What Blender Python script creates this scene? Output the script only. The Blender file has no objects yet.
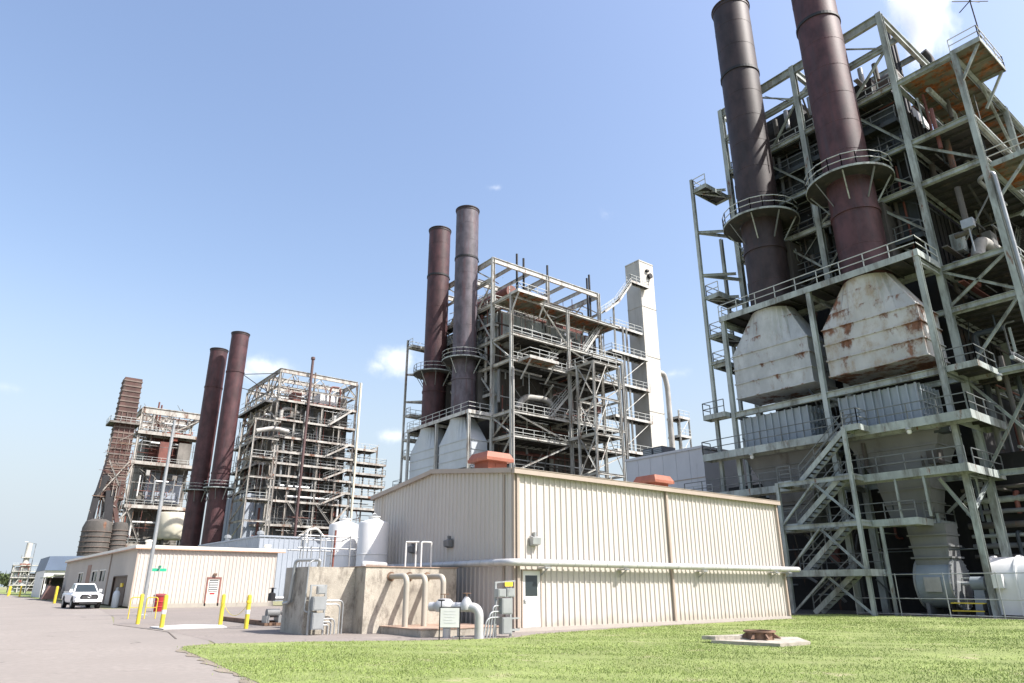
import bpy, bmesh, math, random
import numpy as np
from mathutils import Vector, Matrix

random.seed(7)
rng = np.random.default_rng(7)
SC = bpy.context.scene
COL = SC.collection

# ------------------------------------------------------------------ camera
cam_data = bpy.data.cameras.new('camera')
cam = bpy.data.objects.new('camera', cam_data)
COL.objects.link(cam)
cam.location = (0, 0, 1.6)
cam.rotation_euler = (math.radians(90 + 19.8), 0, math.radians(52.3 - 90))
cam_data.sensor_width = 36
cam_data.lens = 36 * 680 / 1024
cam_data.shift_x = 4 / 1024
cam_data.clip_start = 0.1
cam_data.clip_end = 6000
SC.camera = cam
SC.render.engine = 'CYCLES'
SC.cycles.volume_bounces = 8

# ------------------------------------------------------------------ sun, sky, exposure
SUN = Vector((0.44, -0.71, 1.0)).normalized()
EL = math.asin(SUN.z)
sun_data = bpy.data.lights.new('sun', 'SUN')
sun_data.energy = 5.0
sun_data.angle = math.radians(0.53)
sun_data.color = (1.0, 0.96, 0.91)
sun = bpy.data.objects.new('sun', sun_data)
COL.objects.link(sun)
sun.rotation_euler = SUN.to_track_quat('Z', 'Y').to_euler()
sun.location = (0, 0, 80)

SC.view_settings.view_transform = 'Standard'
SC.view_settings.look = 'None'
SC.view_settings.exposure = 0.84
SC.view_settings.gamma = 1.0
SC.view_settings.use_curve_mapping = False

world = bpy.data.worlds.new('World')
SC.world = world
world.use_nodes = True


def pix_dir(x, y):
    f, p, a = 680.0, math.radians(19.8), math.radians(52.3)
    fh = Vector((math.cos(a), math.sin(a), 0)); rt = Vector((math.sin(a), -math.cos(a), 0)); up = Vector((0, 0, 1))
    fw = fh * math.cos(p) + up * math.sin(p); uu = -fh * math.sin(p) + up * math.cos(p)
    return (fw + rt * (x - 508) / f - uu * (y - 341.5) / f).normalized()


def build_sky():
    nt = world.node_tree; nt.nodes.clear(); N = nt.nodes.new; L = nt.links.new
    out = N('ShaderNodeOutputWorld'); bg = N('ShaderNodeBackground'); bg.inputs[1].default_value = 0.138
    sky = N('ShaderNodeTexSky'); sky.sky_type = 'NISHITA'; sky.sun_disc = False
    sky.sun_elevation = EL; sky.sun_rotation = math.atan2(SUN.x, SUN.y)
    sky.air_density = 1.6; sky.dust_density = 3.0; sky.ozone_density = 4.5; sky.altitude = 0
    tc = N('ShaderNodeTexCoord')
    noise = N('ShaderNodeTexNoise'); noise.inputs['Scale'].default_value = 34; noise.inputs['Detail'].default_value = 7
    noise.inputs['Roughness'].default_value = 0.62
    L(tc.outputs['Generated'], noise.inputs['Vector'])
    # small fair weather clouds: direction, width, height, strength
    puffs = [(397, 362, .045, .028, 1.0), (380, 366, .04, .02, .7), (264, 367, .055, .022, .9), (248, 372, .04, .02, .7),
             (497, 188, .022, .009, .62), (606, 214, .035, .014, .45), (672, 374, .045, .012, .55), (392, 436, .04, .016, .8),
             (14, 388, .05, .016, .4), (290, 400, .05, .02, .5)]
    total = None
    for (px, py, sx, sy, st) in puffs:
        d = pix_dir(px, py)
        sub = N('ShaderNodeVectorMath'); sub.operation = 'SUBTRACT'; L(tc.outputs['Generated'], sub.inputs[0]); sub.inputs[1].default_value = d
        mul = N('ShaderNodeVectorMath'); mul.operation = 'MULTIPLY'; L(sub.outputs[0], mul.inputs[0]); mul.inputs[1].default_value = (1 / sx, 1 / sx, 1 / sy)
        ln = N('ShaderNodeVectorMath'); ln.operation = 'LENGTH'; L(mul.outputs[0], ln.inputs[0])
        mr = N('ShaderNodeMapRange'); L(ln.outputs['Value'], mr.inputs[0])
        mr.inputs[1].default_value = 0; mr.inputs[2].default_value = 1.3; mr.inputs[3].default_value = st; mr.inputs[4].default_value = 0
        if total is None: total = mr.outputs[0]
        else:
            mx = N('ShaderNodeMath'); mx.operation = 'MAXIMUM'; L(total, mx.inputs[0]); L(mr.outputs[0], mx.inputs[1]); total = mx.outputs[0]
    add = N('ShaderNodeMath'); add.operation = 'MULTIPLY_ADD'; L(noise.outputs[0], add.inputs[0]); add.inputs[1].default_value = 1.9; add.inputs[2].default_value = -1.05
    s2 = N('ShaderNodeMath'); s2.operation = 'ADD'; L(add.outputs[0], s2.inputs[0]); L(total, s2.inputs[1])
    s3 = N('ShaderNodeMath'); s3.operation = 'MULTIPLY'; L(s2.outputs[0], s3.inputs[0]); L(total, s3.inputs[1])
    mr = N('ShaderNodeMapRange'); mr.interpolation_type = 'SMOOTHSTEP'; L(s3.outputs[0], mr.inputs[0])
    mr.inputs[1].default_value = 0.02; mr.inputs[2].default_value = 0.62; mr.inputs[3].default_value = 0; mr.inputs[4].default_value = 0.72
    mix = N('ShaderNodeMix'); mix.data_type = 'RGBA'
    L(mr.outputs[0], mix.inputs['Factor']); mix.inputs['B'].default_value = (5.0, 5.2, 5.5, 1)
    # pale blue summer haze low over the horizon, the same all round
    sep = N('ShaderNodeSeparateXYZ'); L(tc.outputs['Generated'], sep.inputs[0])
    hz = N('ShaderNodeMapRange'); hz.interpolation_type = 'SMOOTHSTEP'; L(sep.outputs['Z'], hz.inputs[0])
    hz.inputs[1].default_value = 0.42; hz.inputs[2].default_value = 0.0; hz.inputs[3].default_value = 0.0; hz.inputs[4].default_value = 0.9
    mh = N('ShaderNodeMix'); mh.data_type = 'RGBA'; L(hz.outputs[0], mh.inputs['Factor'])
    tint = N('ShaderNodeMix'); tint.data_type = 'RGBA'; tint.blend_type = 'MULTIPLY'; tint.inputs['Factor'].default_value = 1.0
    L(sky.outputs[0], tint.inputs['A']); tint.inputs['B'].default_value = (1.12, 1.0, 1.0, 1); L(tint.outputs['Result'], mh.inputs['A']); mh.inputs['B'].default_value = (2.75, 3.2, 3.65, 1)
    L(mh.outputs['Result'], mix.inputs['A'])
    L(mix.outputs['Result'], bg.inputs[0]); L(bg.outputs[0], out.inputs[0])


build_sky()

# ------------------------------------------------------------------ materials
MATS = {}


def mat(name, col, var=0.12, scale=1.5, rough=0.6, metal=0.0, rust=0.0, rust_scale=0.8, rust_col=(0.10, 0.042, 0.02),
        streak=0.25, dirt=0.0, dirt_col=(0.08, 0.07, 0.06), bump=0.0, bump_scale=30, fine=0.0, spec=0.4, seam=None, cracks=None, splash=0.0):
    m = bpy.data.materials.new(name); m.use_nodes = True
    nt = m.node_tree; nt.nodes.clear(); N = nt.nodes.new; L = nt.links.new
    out = N('ShaderNodeOutputMaterial'); b = N('ShaderNodeBsdfPrincipled'); L(b.outputs[0], out.inputs[0])
    b.inputs['Roughness'].default_value = rough; b.inputs['Metallic'].default_value = metal
    b.inputs['Specular IOR Level'].default_value = spec
    geo = N('ShaderNodeNewGeometry')

    def noise(sc, zs=1.0, det=5, rgh=.6):
        mp = N('ShaderNodeMapping'); L(geo.outputs['Position'], mp.inputs[0]); mp.inputs['Scale'].default_value = (1, 1, zs)
        n = N('ShaderNodeTexNoise'); L(mp.outputs[0], n.inputs['Vector']); n.inputs['Scale'].default_value = sc
        n.inputs['Detail'].default_value = det; n.inputs['Roughness'].default_value = rgh
        return n.outputs[0]

    def ramp(x, a, c):
        r = N('ShaderNodeMapRange'); r.interpolation_type = 'SMOOTHSTEP'; L(x, r.inputs[0]); r.inputs[1].default_value = a; r.inputs[2].default_value = c
        return r.outputs[0]

    def mixc(f, A, B):
        x = N('ShaderNodeMix'); x.data_type = 'RGBA'
        L(f, x.inputs['Factor'])
        for k, v in (('A', A), ('B', B)):
            if hasattr(v, 'is_output'): L(v, x.inputs[k])
            else: x.inputs[k].default_value = (*v, 1)
        return x.outputs['Result']
    lo = tuple(max(0, c * (1 - var)) for c in col); hi = tuple(min(1, c * (1 + var)) for c in col)
    c = mixc(ramp(noise(scale, .6), .3, .7), lo, hi)
    if fine:
        c = mixc(ramp(noise(scale * 25, 1, 3), .35, .65), c, tuple(x * (1 - fine) for x in col))
    if dirt:
        c = mixc(ramp(noise(scale * 1.7, streak, 7, .7), .62 - .3 * dirt, .85 - .25 * dirt), c, dirt_col)
    if rust:
        rn = noise(rust_scale, streak, 8, .72)
        if seam:                     # rust starts at the horizontal seams and runs down from them
            sp = N('ShaderNodeSeparateXYZ'); L(geo.outputs['Position'], sp.inputs[0])
            m1 = N('ShaderNodeMath'); m1.operation = 'SUBTRACT'; m1.inputs[0].default_value = seam[0]; L(sp.outputs['Z'], m1.inputs[1])
            m2 = N('ShaderNodeMath'); m2.operation = 'WRAP'; L(m1.outputs[0], m2.inputs[0]); m2.inputs[1].default_value = 0; m2.inputs[2].default_value = seam[1]
            m3 = N('ShaderNodeMapRange'); L(m2.outputs[0], m3.inputs[0]); m3.inputs[1].default_value = 0; m3.inputs[2].default_value = seam[1] * .7; m3.inputs[3].default_value = .085; m3.inputs[4].default_value = -.02
            m4 = N('ShaderNodeMath'); m4.operation = 'ADD'; L(rn, m4.inputs[0]); L(m3.outputs[0], m4.inputs[1]); rn = m4.outputs[0]
        r1 = ramp(rn, .72 - .3 * rust, .80 - .24 * rust)
        rc = mixc(ramp(noise(rust_scale * 5, .6, 4), .35, .65), rust_col, tuple(min(1, x * 1.8 + .015) for x in rust_col))
        c = mixc(r1, c, rc)
    if splash:                       # dirt thrown up along the foot of a wall
        sp = N('ShaderNodeSeparateXYZ'); L(geo.outputs['Position'], sp.inputs[0])
        m1 = N('ShaderNodeMapRange'); L(sp.outputs['Z'], m1.inputs[0]); m1.inputs[1].default_value = .1; m1.inputs[2].default_value = .75; m1.inputs[3].default_value = .5; m1.inputs[4].default_value = -.2
        m2 = N('ShaderNodeMath'); m2.operation = 'ADD'; L(m1.outputs[0], m2.inputs[0]); L(noise(2.5, .5, 7), m2.inputs[1])
        m3 = N('ShaderNodeMath'); m3.operation = 'MULTIPLY'; L(ramp(m2.outputs[0], .5, 1.0), m3.inputs[0]); m3.inputs[1].default_value = splash
        c = mixc(m3.outputs[0], c, (.30, .26, .20))
    if cracks:
        vo = N('ShaderNodeTexVoronoi'); vo.feature = 'DISTANCE_TO_EDGE'; vo.inputs['Scale'].default_value = cracks[0]
        mp = N('ShaderNodeVectorMath'); mp.operation = 'ADD'; L(geo.outputs['Position'], mp.inputs[0])
        nz = N('ShaderNodeTexNoise'); nz.inputs['Scale'].default_value = 1.3; nz.inputs['Detail'].default_value = 5; L(geo.outputs['Position'], nz.inputs['Vector'])
        sc_ = N('ShaderNodeVectorMath'); sc_.operation = 'SCALE'; L(nz.outputs['Color'], sc_.inputs[0]); sc_.inputs['Scale'].default_value = 1.1; L(sc_.outputs[0], mp.inputs[1]); L(mp.outputs[0], vo.inputs['Vector'])
        k1 = ramp(vo.outputs['Distance'], cracks[1], 0.0); k2 = ramp(noise(.35, 1, 3), .48, .62)
        km = N('ShaderNodeMath'); km.operation = 'MULTIPLY'; L(k1, km.inputs[0]); L(k2, km.inputs[1])
        c = mixc(km.outputs[0], c, tuple(x * .45 for x in col))
        c = mixc(ramp(noise(.11, 1, 5, .65), .60, .66), c, tuple(min(1, x * 1.13) for x in col))
        c = mixc(ramp(noise(.19, 1, 6, .7), .64, .74), c, tuple(x * .78 for x in col))
    L(c, b.inputs['Base Color'])
    if bump:
        bn = N('ShaderNodeBump'); bn.inputs['Strength'].default_value = bump; bn.inputs['Distance'].default_value = 0.03
        L(noise(bump_scale, 1, 6), bn.inputs['Height']); L(bn.outputs[0], b.inputs['Normal'])
    MATS[name] = m
    return m


steel_a = mat('steel_green_grey', (.33, .365, .35), .2, .7, .6, rust=.42, rust_scale=1.6, dirt=.62, dirt_col=(.13, .13, .115))
steel_b = mat('steel_pale', (.45, .45, .42), .18, .6, .6, rust=.54, rust_scale=1.4, dirt=.55, dirt_col=(.22, .20, .17))
steel_c = mat('steel_weathered', (.40, .385, .35), .2, .5, .65, rust=.64, rust_scale=1.0, dirt=.6, dirt_col=(.17, .14, .115))
deck_a = mat('deck_grating', (.036, .037, .035), .2, 1.0, .7, rust=.35, rust_scale=1.0, dirt=.5)  # near black: the shade under the floors is put into the deck colour
deck_rust = mat('deck_rusty', (.16, .155, .115), .2, .8, .8, rust=.85, rust_scale=.7, streak=1.0, dirt=.4, rust_col=(.20, .065, .018))
rail_m = mat('railing_grey', (.46, .48, .46), .1, .8, .5, rust=.15)
rail_d = mat('railing_shaded', (.13, .14, .14), .15, .8, .5, rust=.15)  # darker copy of the railing grey, shade of the lower levels painted in
casing_bd = mat('casing_dark_blue', (.045, .056, .064), .25, .5, .7, rust=.3, dirt=.5, dirt_col=(.03, .03, .03))  # dark blue panels, darkened further with painted interior shade
stack_m = mat('stack_maroon', (.062, .026, .028), .38, 1.1, .58, dirt=.55, dirt_col=(.05, .03, .035), bump=.12, bump_scale=6, streak=.1)
stack_d = mat('stack_dark_brown', (.034, .022, .022), .38, 1.1, .58, dirt=.55, dirt_col=(.03, .024, .026), bump=.12, bump_scale=6, streak=.1)
stack_g = mat('stack_grey', (.088, .078, .092), .38, 1.1, .55, dirt=.55, dirt_col=(.09, .05, .055), bump=.12, bump_scale=6, streak=.1)
black_m = mat('black_steel', (.018, .018, .02), .2, 1, .6)
hood_m = mat('hood_rusted_paint', (.41, .43, .435), .16, .9, .6, rust=.42, rust_scale=.75, dirt=.3, dirt_col=(.25, .22, .18), streak=.5, seam=(18.62, 1.13))
hood_h = mat('hood_heavily_rusted', (.42, .425, .415), .12, .6, .65, rust=.60, rust_scale=.7, dirt=.55, dirt_col=(.30, .24, .17), streak=.6, seam=(18.62, 1.13))
hood_m2 = mat('hood_pale_paint', (.44, .475, .50), .08, .5, .6, rust=.16, rust_scale=.7)
panel_m = mat('panel_blue_grey', (.27, .31, .34), .12, .6, .55, rust=.25, rust_scale=.8, streak=.06, dirt=.2)
hopper_m = mat('hopper_grey', (.17, .175, .175), .15, .5, .65, rust=.18, dirt=.35)
casing_m = mat('casing_shade_dark', (.014, .014, .014), .3, .5, .8, rust=.35, rust_scale=.5, dirt=.5, dirt_col=(.03, .028, .026))  # rust and dirt over a near black base that paints the interior shade
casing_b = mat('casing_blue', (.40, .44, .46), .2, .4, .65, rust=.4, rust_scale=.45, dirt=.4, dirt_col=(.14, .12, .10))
casing_c = mat('casing_brown_grey', (.085, .078, .07), .3, .5, .75, rust=.4, rust_scale=.5, dirt=.5)
casing_w = mat('casing_weathered_hazed', (.17, .158, .14), .3, .5, .75, rust=.4, rust_scale=.5, dirt=.5, dirt_col=(.07, .06, .05))  # rusty casing for the far units, lightened to paint in hazy lifted blacks
red_pipe = mat('red_oxide', (.15, .055, .042), .25, .8, .6, rust=.3)
pipe_m = mat('pipe_lagging', (.36, .35, .325), .18, .8, .55, rust=.2, dirt=.3)
galv = mat('galvanised', (.33, .345, .35), .12, 1.5, .38, metal=.35, dirt=.15)
silver = mat('aluminium_jacket', (.46, .46, .455), .1, 2.0, .45, metal=.25, bump=.25, bump_scale=9)
siding = mat('siding_beige', (.49, .455, .415), .05, .35, .5, dirt=.16, dirt_col=(.42, .35, .28), streak=.1, splash=.55)
siding_trim = mat('trim_tan', (.36, .30, .25), .06, 1, .5)
annex_sid = mat('siding_cream', (.49, .45, .40), .04, .4, .55, dirt=.08, dirt_col=(.5, .42, .32), streak=.1, splash=.4)
annex_trim = mat('trim_cream', (.74, .70, .62), .04, 1, .5)
white_m = mat('white_paint', (.66, .66, .64), .05, 1, .45, dirt=.08, dirt_col=(.5, .45, .38))
pale_blue = mat('siding_pale_grey', (.31, .345, .40), .05, .4, .55)
grey_sid = mat('siding_grey', (.52, .52, .54), .05, .4, .55, dirt=.12, dirt_col=(.3, .3, .3))
concrete = mat('concrete_stained', (.40, .365, .305), .28, 1.6, .85, dirt=.55, dirt_col=(.17, .15, .125), streak=.55, fine=.15, bump=.35, bump_scale=25)
concrete_l = mat('concrete_light', (.37, .34, .30), .1, 1.2, .85, dirt=.1, fine=.08, bump=.2)
duct_conc = mat('duct_grey_beige', (.47, .455, .41), .08, .35, .75, dirt=.3, dirt_col=(.30, .28, .25), streak=.06)
orange_m = mat('vent_orange', (.20, .055, .03), .12, 2, .6, dirt=.2, dirt_col=(.3, .1, .06))
orange_l = mat('vent_hood_lit', (.25, .088, .055), .12, 2, .6, dirt=.2, dirt_col=(.45, .18, .1))  # lighter than the vent body: sunlight on the hood top painted into the colour
yellow = mat('yellow_paint', (.58, .45, .045), .08, 3, .45, dirt=.12, dirt_col=(.4, .3, .06))
red_m = mat('red_plastic', (.42, .04, .045), .1, 3, .4)
green_sign = mat('sign_green', (.03, .38, .22), .05, 3, .4)
brown_m = mat('door_brown', (.10, .065, .045), .15, 2, .6)
dark = mat('dark_void', (.02, .02, .02), .2, 2, .7)
glass = mat('dark_glass', (.03, .04, .045), .1, 1, .08, spec=.6)
tyre_m = mat('tyre_rubber', (.018, .018, .018), .1, 3, .8)
car_white = mat('car_white', (.82, .82, .82), .01, 1, .25, spec=.6)
chrome = mat('chrome', (.6, .6, .6), .05, 1, .15, metal=.9)
rust_iron = mat('rusty_iron', (.17, .105, .07), .3, 3, .8, rust=.5, rust_scale=4, bump=.4)
blue_roof = mat('roof_blue', (.085, .12, .18), .08, .4, .5)
roof_m = mat('roof_metal', (.52, .47, .40), .06, .4, .5)
purple = mat('blue_grey_panel', (.22, .28, .46), .05, 1, .5)
label_y = mat('label_yellow', (.85, .60, .04), .05, 5, .5)
ink = mat('print_grey', (.62, .62, .62), .1, 5, .6)
old_band = mat('chimney_rust_brown', (.085, .045, .038), .3, .5, .75, rust=.28, rust_scale=.5, dirt=.4)
old_rib = mat('chimney_rib_grey', (.155, .118, .10), .2, .5, .7, rust=.35)
drum_m = mat('drum_cream_rust', (.62, .58, .46), .1, .4, .6, rust=.45, rust_scale=.4, streak=.2)


# ------------------------------------------------------------------ geometry helpers
class MB:
    def __init__(s): s.v = []; s.f = []; s.smooth = False

    def add(s, vs, fs):
        o = len(s.v); s.v += [tuple(v) for v in vs]; s.f += [tuple(i + o for i in f) for f in fs]; return s

    def box(s, x0, y0, z0, x1, y1, z1):
        vs = [(x, y, z) for x in (x0, x1) for y in (y0, y1) for z in (z0, z1)]
        return s.add(vs, [(0, 1, 3, 2), (4, 6, 7, 5), (0, 4, 5, 1), (2, 3, 7, 6), (0, 2, 6, 4), (1, 5, 7, 3)])

    def bar(s, a, b, w, h=None):
        h = h or w; a = Vector(a); b = Vector(b); d = (b - a)
        if d.length < 1e-6: return s
        d.normalize(); hint = Vector((0, 0, 1)) if abs(d.z) < .95 else Vector((1, 0, 0))
        sx = d.cross(hint).normalized() * w / 2; sy = sx.cross(d).normalized() * h / 2
        vs = [p + q * sx + r * sy for p in (a, b) for q in (-1, 1) for r in (-1, 1)]
        return s.add(vs, [(0, 1, 3, 2), (4, 6, 7, 5), (0, 4, 5, 1), (2, 3, 7, 6), (0, 2, 6, 4), (1, 5, 7, 3)])

    def tube(s, a, b, r, n=8, r2=None, cap=True):
        return s.path([a, b], r, n, cap=cap, r_end=r2)

    def path(s, pts, r, n=8, cap=True, r_end=None):
        P = [Vector(p) for p in pts]; rings = []; prev = None
        for i, p in enumerate(P):
            t = (P[min(i + 1, len(P) - 1)] - P[max(i - 1, 0)]).normalized()
            if prev is None:
                hint = Vector((0, 0, 1)) if abs(t.z) < .95 else Vector((1, 0, 0)); x = t.cross(hint).normalized()
            else:
                x = (prev - t * prev.dot(t)).normalized()
            prev = x; y = t.cross(x)
            rr = r if (r_end is None or i < len(P) - 1) else r_end
            k = 1.0
            if 0 < i < len(P) - 1:
                c = (P[i] - P[i - 1]).normalized().dot((P[i + 1] - P[i]).normalized()); k = 1 / max(.5, math.sqrt((1 + c) / 2))
            rings.append([p + (x * math.cos(a) + y * math.sin(a)) * rr * (k if k < 1.2 else 1.15) for a in [2 * math.pi * j / n for j in range(n)]])
        o = len(s.v)
        for ring in rings: s.v += [tuple(v) for v in ring]
        for i in range(len(P) - 1):
            for j in range(n):
                s.f.append((o + i * n + j, o + i * n + (j + 1) % n, o + (i + 1) * n + (j + 1) % n, o + (i + 1) * n + j))
        if cap:
            s.f.append(tuple(o + j for j in reversed(range(n)))); s.f.append(tuple(o + (len(P) - 1) * n + j for j in range(n)))
        return s

    def lathe(s, c, prof, n=24, cap=True, a0=0, a1=2 * math.pi):
        full = abs(a1 - a0 - 2 * math.pi) < 1e-6; m = n if full else n + 1; o = len(s.v)
        for (r, z) in prof:
            for j in range(m):
                a = a0 + (a1 - a0) * j / n; s.v.append((c[0] + r * math.cos(a), c[1] + r * math.sin(a), c[2] + z))
        for i in range(len(prof) - 1):
            for j in range(n):
                k = (j + 1) % m; s.f.append((o + i * m + j, o + i * m + k, o + (i + 1) * m + k, o + (i + 1) * m + j))
        if cap and full:
            s.f.append(tuple(o + j for j in reversed(range(m)))); s.f.append(tuple(o + (len(prof) - 1) * m + j for j in range(m)))
        return s

    def prism(s, poly, lo, hi, axis='z'):
        n = len(poly)

        def pt(p, h): return {'z': (p[0], p[1], h), 'y': (p[0], h, p[1]), 'x': (h, p[0], p[1])}[axis]
        return s.add([pt(p, lo) for p in poly] + [pt(p, hi) for p in poly],
                     [tuple(reversed(range(n))), tuple(range(n, 2 * n))] + [(i, (i + 1) % n, n + (i + 1) % n, n + i) for i in range(n)])

    def loft(s, rings, cap=True):
        n = len(rings[0]); o = len(s.v)
        for r in rings: s.v += [tuple(p) for p in r]
        for i in range(len(rings) - 1):
            for j in range(n): s.f.append((o + i * n + j, o + i * n + (j + 1) % n, o + (i + 1) * n + (j + 1) % n, o + (i + 1) * n + j))
        if cap: s.f.append(tuple(o + j for j in reversed(range(n)))); s.f.append(tuple(o + (len(rings) - 1) * n + j for j in range(n)))
        return s

    def build(s, name, m, parent=None, loc=None, smooth=None):
        me = bpy.data.meshes.new(name)
        if loc is not None:
            L = Vector(loc); vs = [(v[0] - L.x, v[1] - L.y, v[2] - L.z) for v in s.v]
        else: vs = s.v
        me.from_pydata(vs, [], s.f); me.update()
        bm = bmesh.new(); bm.from_mesh(me); bmesh.ops.recalc_face_normals(bm, faces=bm.faces); bm.to_mesh(me); bm.free()
        me.materials.append(m)
        if smooth:
            me.polygons.foreach_set('use_smooth', [True] * len(me.polygons)); me.set_sharp_from_angle(angle=math.radians(smooth))
        o = bpy.data.objects.new(name, me); COL.objects.link(o)
        if parent is not None: o.parent = parent
        if loc is not None: o.location = loc
        return o


def tag(o, label, cat, group=None, kind=None):
    o['label'] = label; o['category'] = cat
    if group: o['group'] = group
    if kind: o['kind'] = kind
    return o


def structure(o): o['kind'] = 'structure'; return o


def thing(name, label, cat, loc=(0, 0, 0), rz=0, group=None):
    o = bpy.data.objects.new(name, None); COL.objects.link(o); o.location = loc; o.rotation_euler = (0, 0, rz)
    o.empty_display_size = .3
    return tag(o, label, cat, group)


_mem = {}


def member(parent, name, a, b, w, h, m, shape='I'):
    """one steel member: shared unit mesh along x, placed by its own matrix"""
    key = (shape, m.name)
    if key not in _mem:
        q = MB()
        if shape == 'I':
            t, wb = .09, .07
            prof = [(-.5, -.5), (.5, -.5), (.5, -.5 + t), (wb, -.5 + t), (wb, .5 - t), (.5, .5 - t), (.5, .5), (-.5, .5), (-.5, .5 - t), (-wb, .5 - t), (-wb, -.5 + t), (-.5, -.5 + t)]
            n = 12; q.v = [(x, p[0], p[1]) for x in (0, 1) for p in prof]
            q.f = [(i, (i + 1) % n, n + (i + 1) % n, n + i) for i in range(n)]
            q.f += [(0, 1, 2, 11), (3, 4, 9, 10), (5, 6, 7, 8), (12, 23, 14, 13), (15, 22, 21, 16), (17, 20, 19, 18)]
        elif shape == 'L':
            q.box(0, -.5, -.5, 1, -.38, .5); q.box(0, -.38, -.5, 1, .5, -.38)
        elif shape == 'O':
            q.tube((0, 0, 0), (1, 0, 0), .5, 8)
        else: q.box(0, -.5, -.5, 1, .5, .5)
        me = bpy.data.meshes.new('member_' + shape); me.from_pydata(q.v, [], q.f); me.update()
        bm = bmesh.new(); bm.from_mesh(me); bmesh.ops.recalc_face_normals(bm, faces=bm.faces); bm.to_mesh(me); bm.free()
        if shape == 'O': me.polygons.foreach_set('use_smooth', [True] * len(me.polygons)); me.set_sharp_from_angle(angle=1.0)
        me.materials.append(m); _mem[key] = me
    a = Vector(a); b = Vector(b); d = b - a; Ln = d.length; d.normalize()
    hint = Vector((0, 0, 1)) if abs(d.z) < .95 else Vector((1, 0, 0))
    y = hint.cross(d).normalized(); z = d.cross(y)
    M = Matrix(((d.x * Ln, y.x * w, z.x * h, a.x), (d.y * Ln, y.y * w, z.y * h, a.y), (d.z * Ln, y.z * w, z.z * h, a.z), (0, 0, 0, 1)))
    o = bpy.data.objects.new(name, _mem[key]); COL.objects.link(o); o.parent = parent; o.matrix_basis = M
    return o


def railing(parent, pts, m=None, w=.055, h=1.07, step=1.7):
    q = MB()
    for a, b in zip(pts[:-1], pts[1:]):
        a = Vector(a); b = Vector(b); n = max(1, round((b - a).length / step))
        for zz in (h, h * .52): q.bar(a + Vector((0, 0, zz)), b + Vector((0, 0, zz)), w, w)
        for i in range(n + 1):
            p = a.lerp(b, i / n); q.bar(p, p + Vector((0, 0, h)), w)
    return q.build('railing', m or rail_m, parent)


def platform(parent, x0, x1, y0, y1, z, rails='', deck=None, steel=None, rm=None, depth=.28):
    """walkway: deck plate with joists, edge channels and railings; z is the walking level"""
    deck = deck or deck_a; steel = steel or steel_a
    q = MB(); q.box(x0 + .05, y0 + .05, z - .05, x1 - .05, y1 - .05, z)
    if (x1 - x0) < (y1 - y0):
        n = max(1, int((y1 - y0) / 1.1))
        for i in range(1, n): y = y0 + (y1 - y0) * i / n; q.box(x0 + .06, y - .04, z - .22, x1 - .06, y + .04, z - .052)
    else:
        n = max(1, int((x1 - x0) / 1.1))
        for i in range(1, n): x = x0 + (x1 - x0) * i / n; q.box(x - .04, y0 + .06, z - .22, x + .04, y1 - .06, z - .052)
    p = q.build('platform', deck, parent)
    e = MB(); t = .05
    e.box(x0, y0, z - depth, x0 + t, y1, z + .1); e.box(x1 - t, y0, z - depth, x1, y1, z + .1)
    e.box(x0 + t + .002, y0, z - depth, x1 - t - .002, y0 + t, z + .098); e.box(x0 + t + .002, y1 - t, z - depth, x1 - t - .002, y1, z + .098)
    e.build('edge_channel', steel, p)
    c = {'f': [(x0 + .03, y1 - .03, z), (x0 + .03, y0 + .03, z)], 'r': [(x0 + .03, y0 + .03, z), (x1 - .03, y0 + .03, z)],
         'b': [(x1 - .03, y0 + .03, z), (x1 - .03, y1 - .03, z)], 'l': [(x1 - .03, y1 - .03, z), (x0 + .03, y1 - .03, z)]}
    for k in rails: railing(p, c[k], rm)
    return p


def stair(parent, a, b, width, m, rm=None):
    """flight from a to b (centre lines), width measured across"""
    a = Vector(a); b = Vector(b); d = b - a; hd = Vector((d.x, d.y, 0)).normalized(); sd = Vector((-hd.y, hd.x, 0))
    q = MB()
    for s in (-1, 1): q.bar(a + sd * s * width / 2, b + sd * s * width / 2, .06, .3)
    st = q.build('stair', m, parent)
    t = MB(); n = max(3, int(abs(d.z) / .24))
    for i in range(1, n):
        p = a.lerp(b, i / n); t.bar(p - sd * (width / 2 - .04), p + sd * (width / 2 - .04), .26, .035)
    t.build('treads', deck_a, st)
    r = MB()
    for s in (-1, 1):
        o = sd * s * width / 2
        for zz in (1.0, .55): r.bar(a + o + Vector((0, 0, zz)), b + o + Vector((0, 0, zz)), .05)
        k = max(2, int(d.length / 1.5))
        for i in range(k + 1): p = a.lerp(b, i / k) + o; r.bar(p, p + Vector((0, 0, 1.0)), .05)
    r.build('handrail', rm or rail_m, st)
    return st


def corrugated(q, a, b, zb, zt, pitch=.305, depth=.045, out=(0, -1), rib=.085):
    """vertical ribbed sheet from a to b (x,y); zt may be a function of the distance from a"""
    a = Vector((a[0], a[1])); b = Vector((b[0], b[1])); L = (b - a).length; d = (b - a) / L; o = Vector(out)
    f = zt if callable(zt) else (lambda s: zt)
    pts = []; s = 0.0
    while s < L - 1e-4:
        e = min(s + pitch, L)
        pts.append((s, 0.0))
        if e - s > rib * 2:
            pts += [(e - rib - .03, 0.0), (e - rib, depth), (e - .03, depth)]
        s = e
    pts.append((L, 0.0))
    o0 = len(q.v)
    for (s, dd) in pts:
        p = a + d * s + o * dd; q.v.append((p.x, p.y, zb)); q.v.append((p.x, p.y, f(s)))
    for i in range(len(pts) - 1): q.f.append((o0 + 2 * i, o0 + 2 * i + 2, o0 + 2 * i + 3, o0 + 2 * i + 1))
    return q


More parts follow.
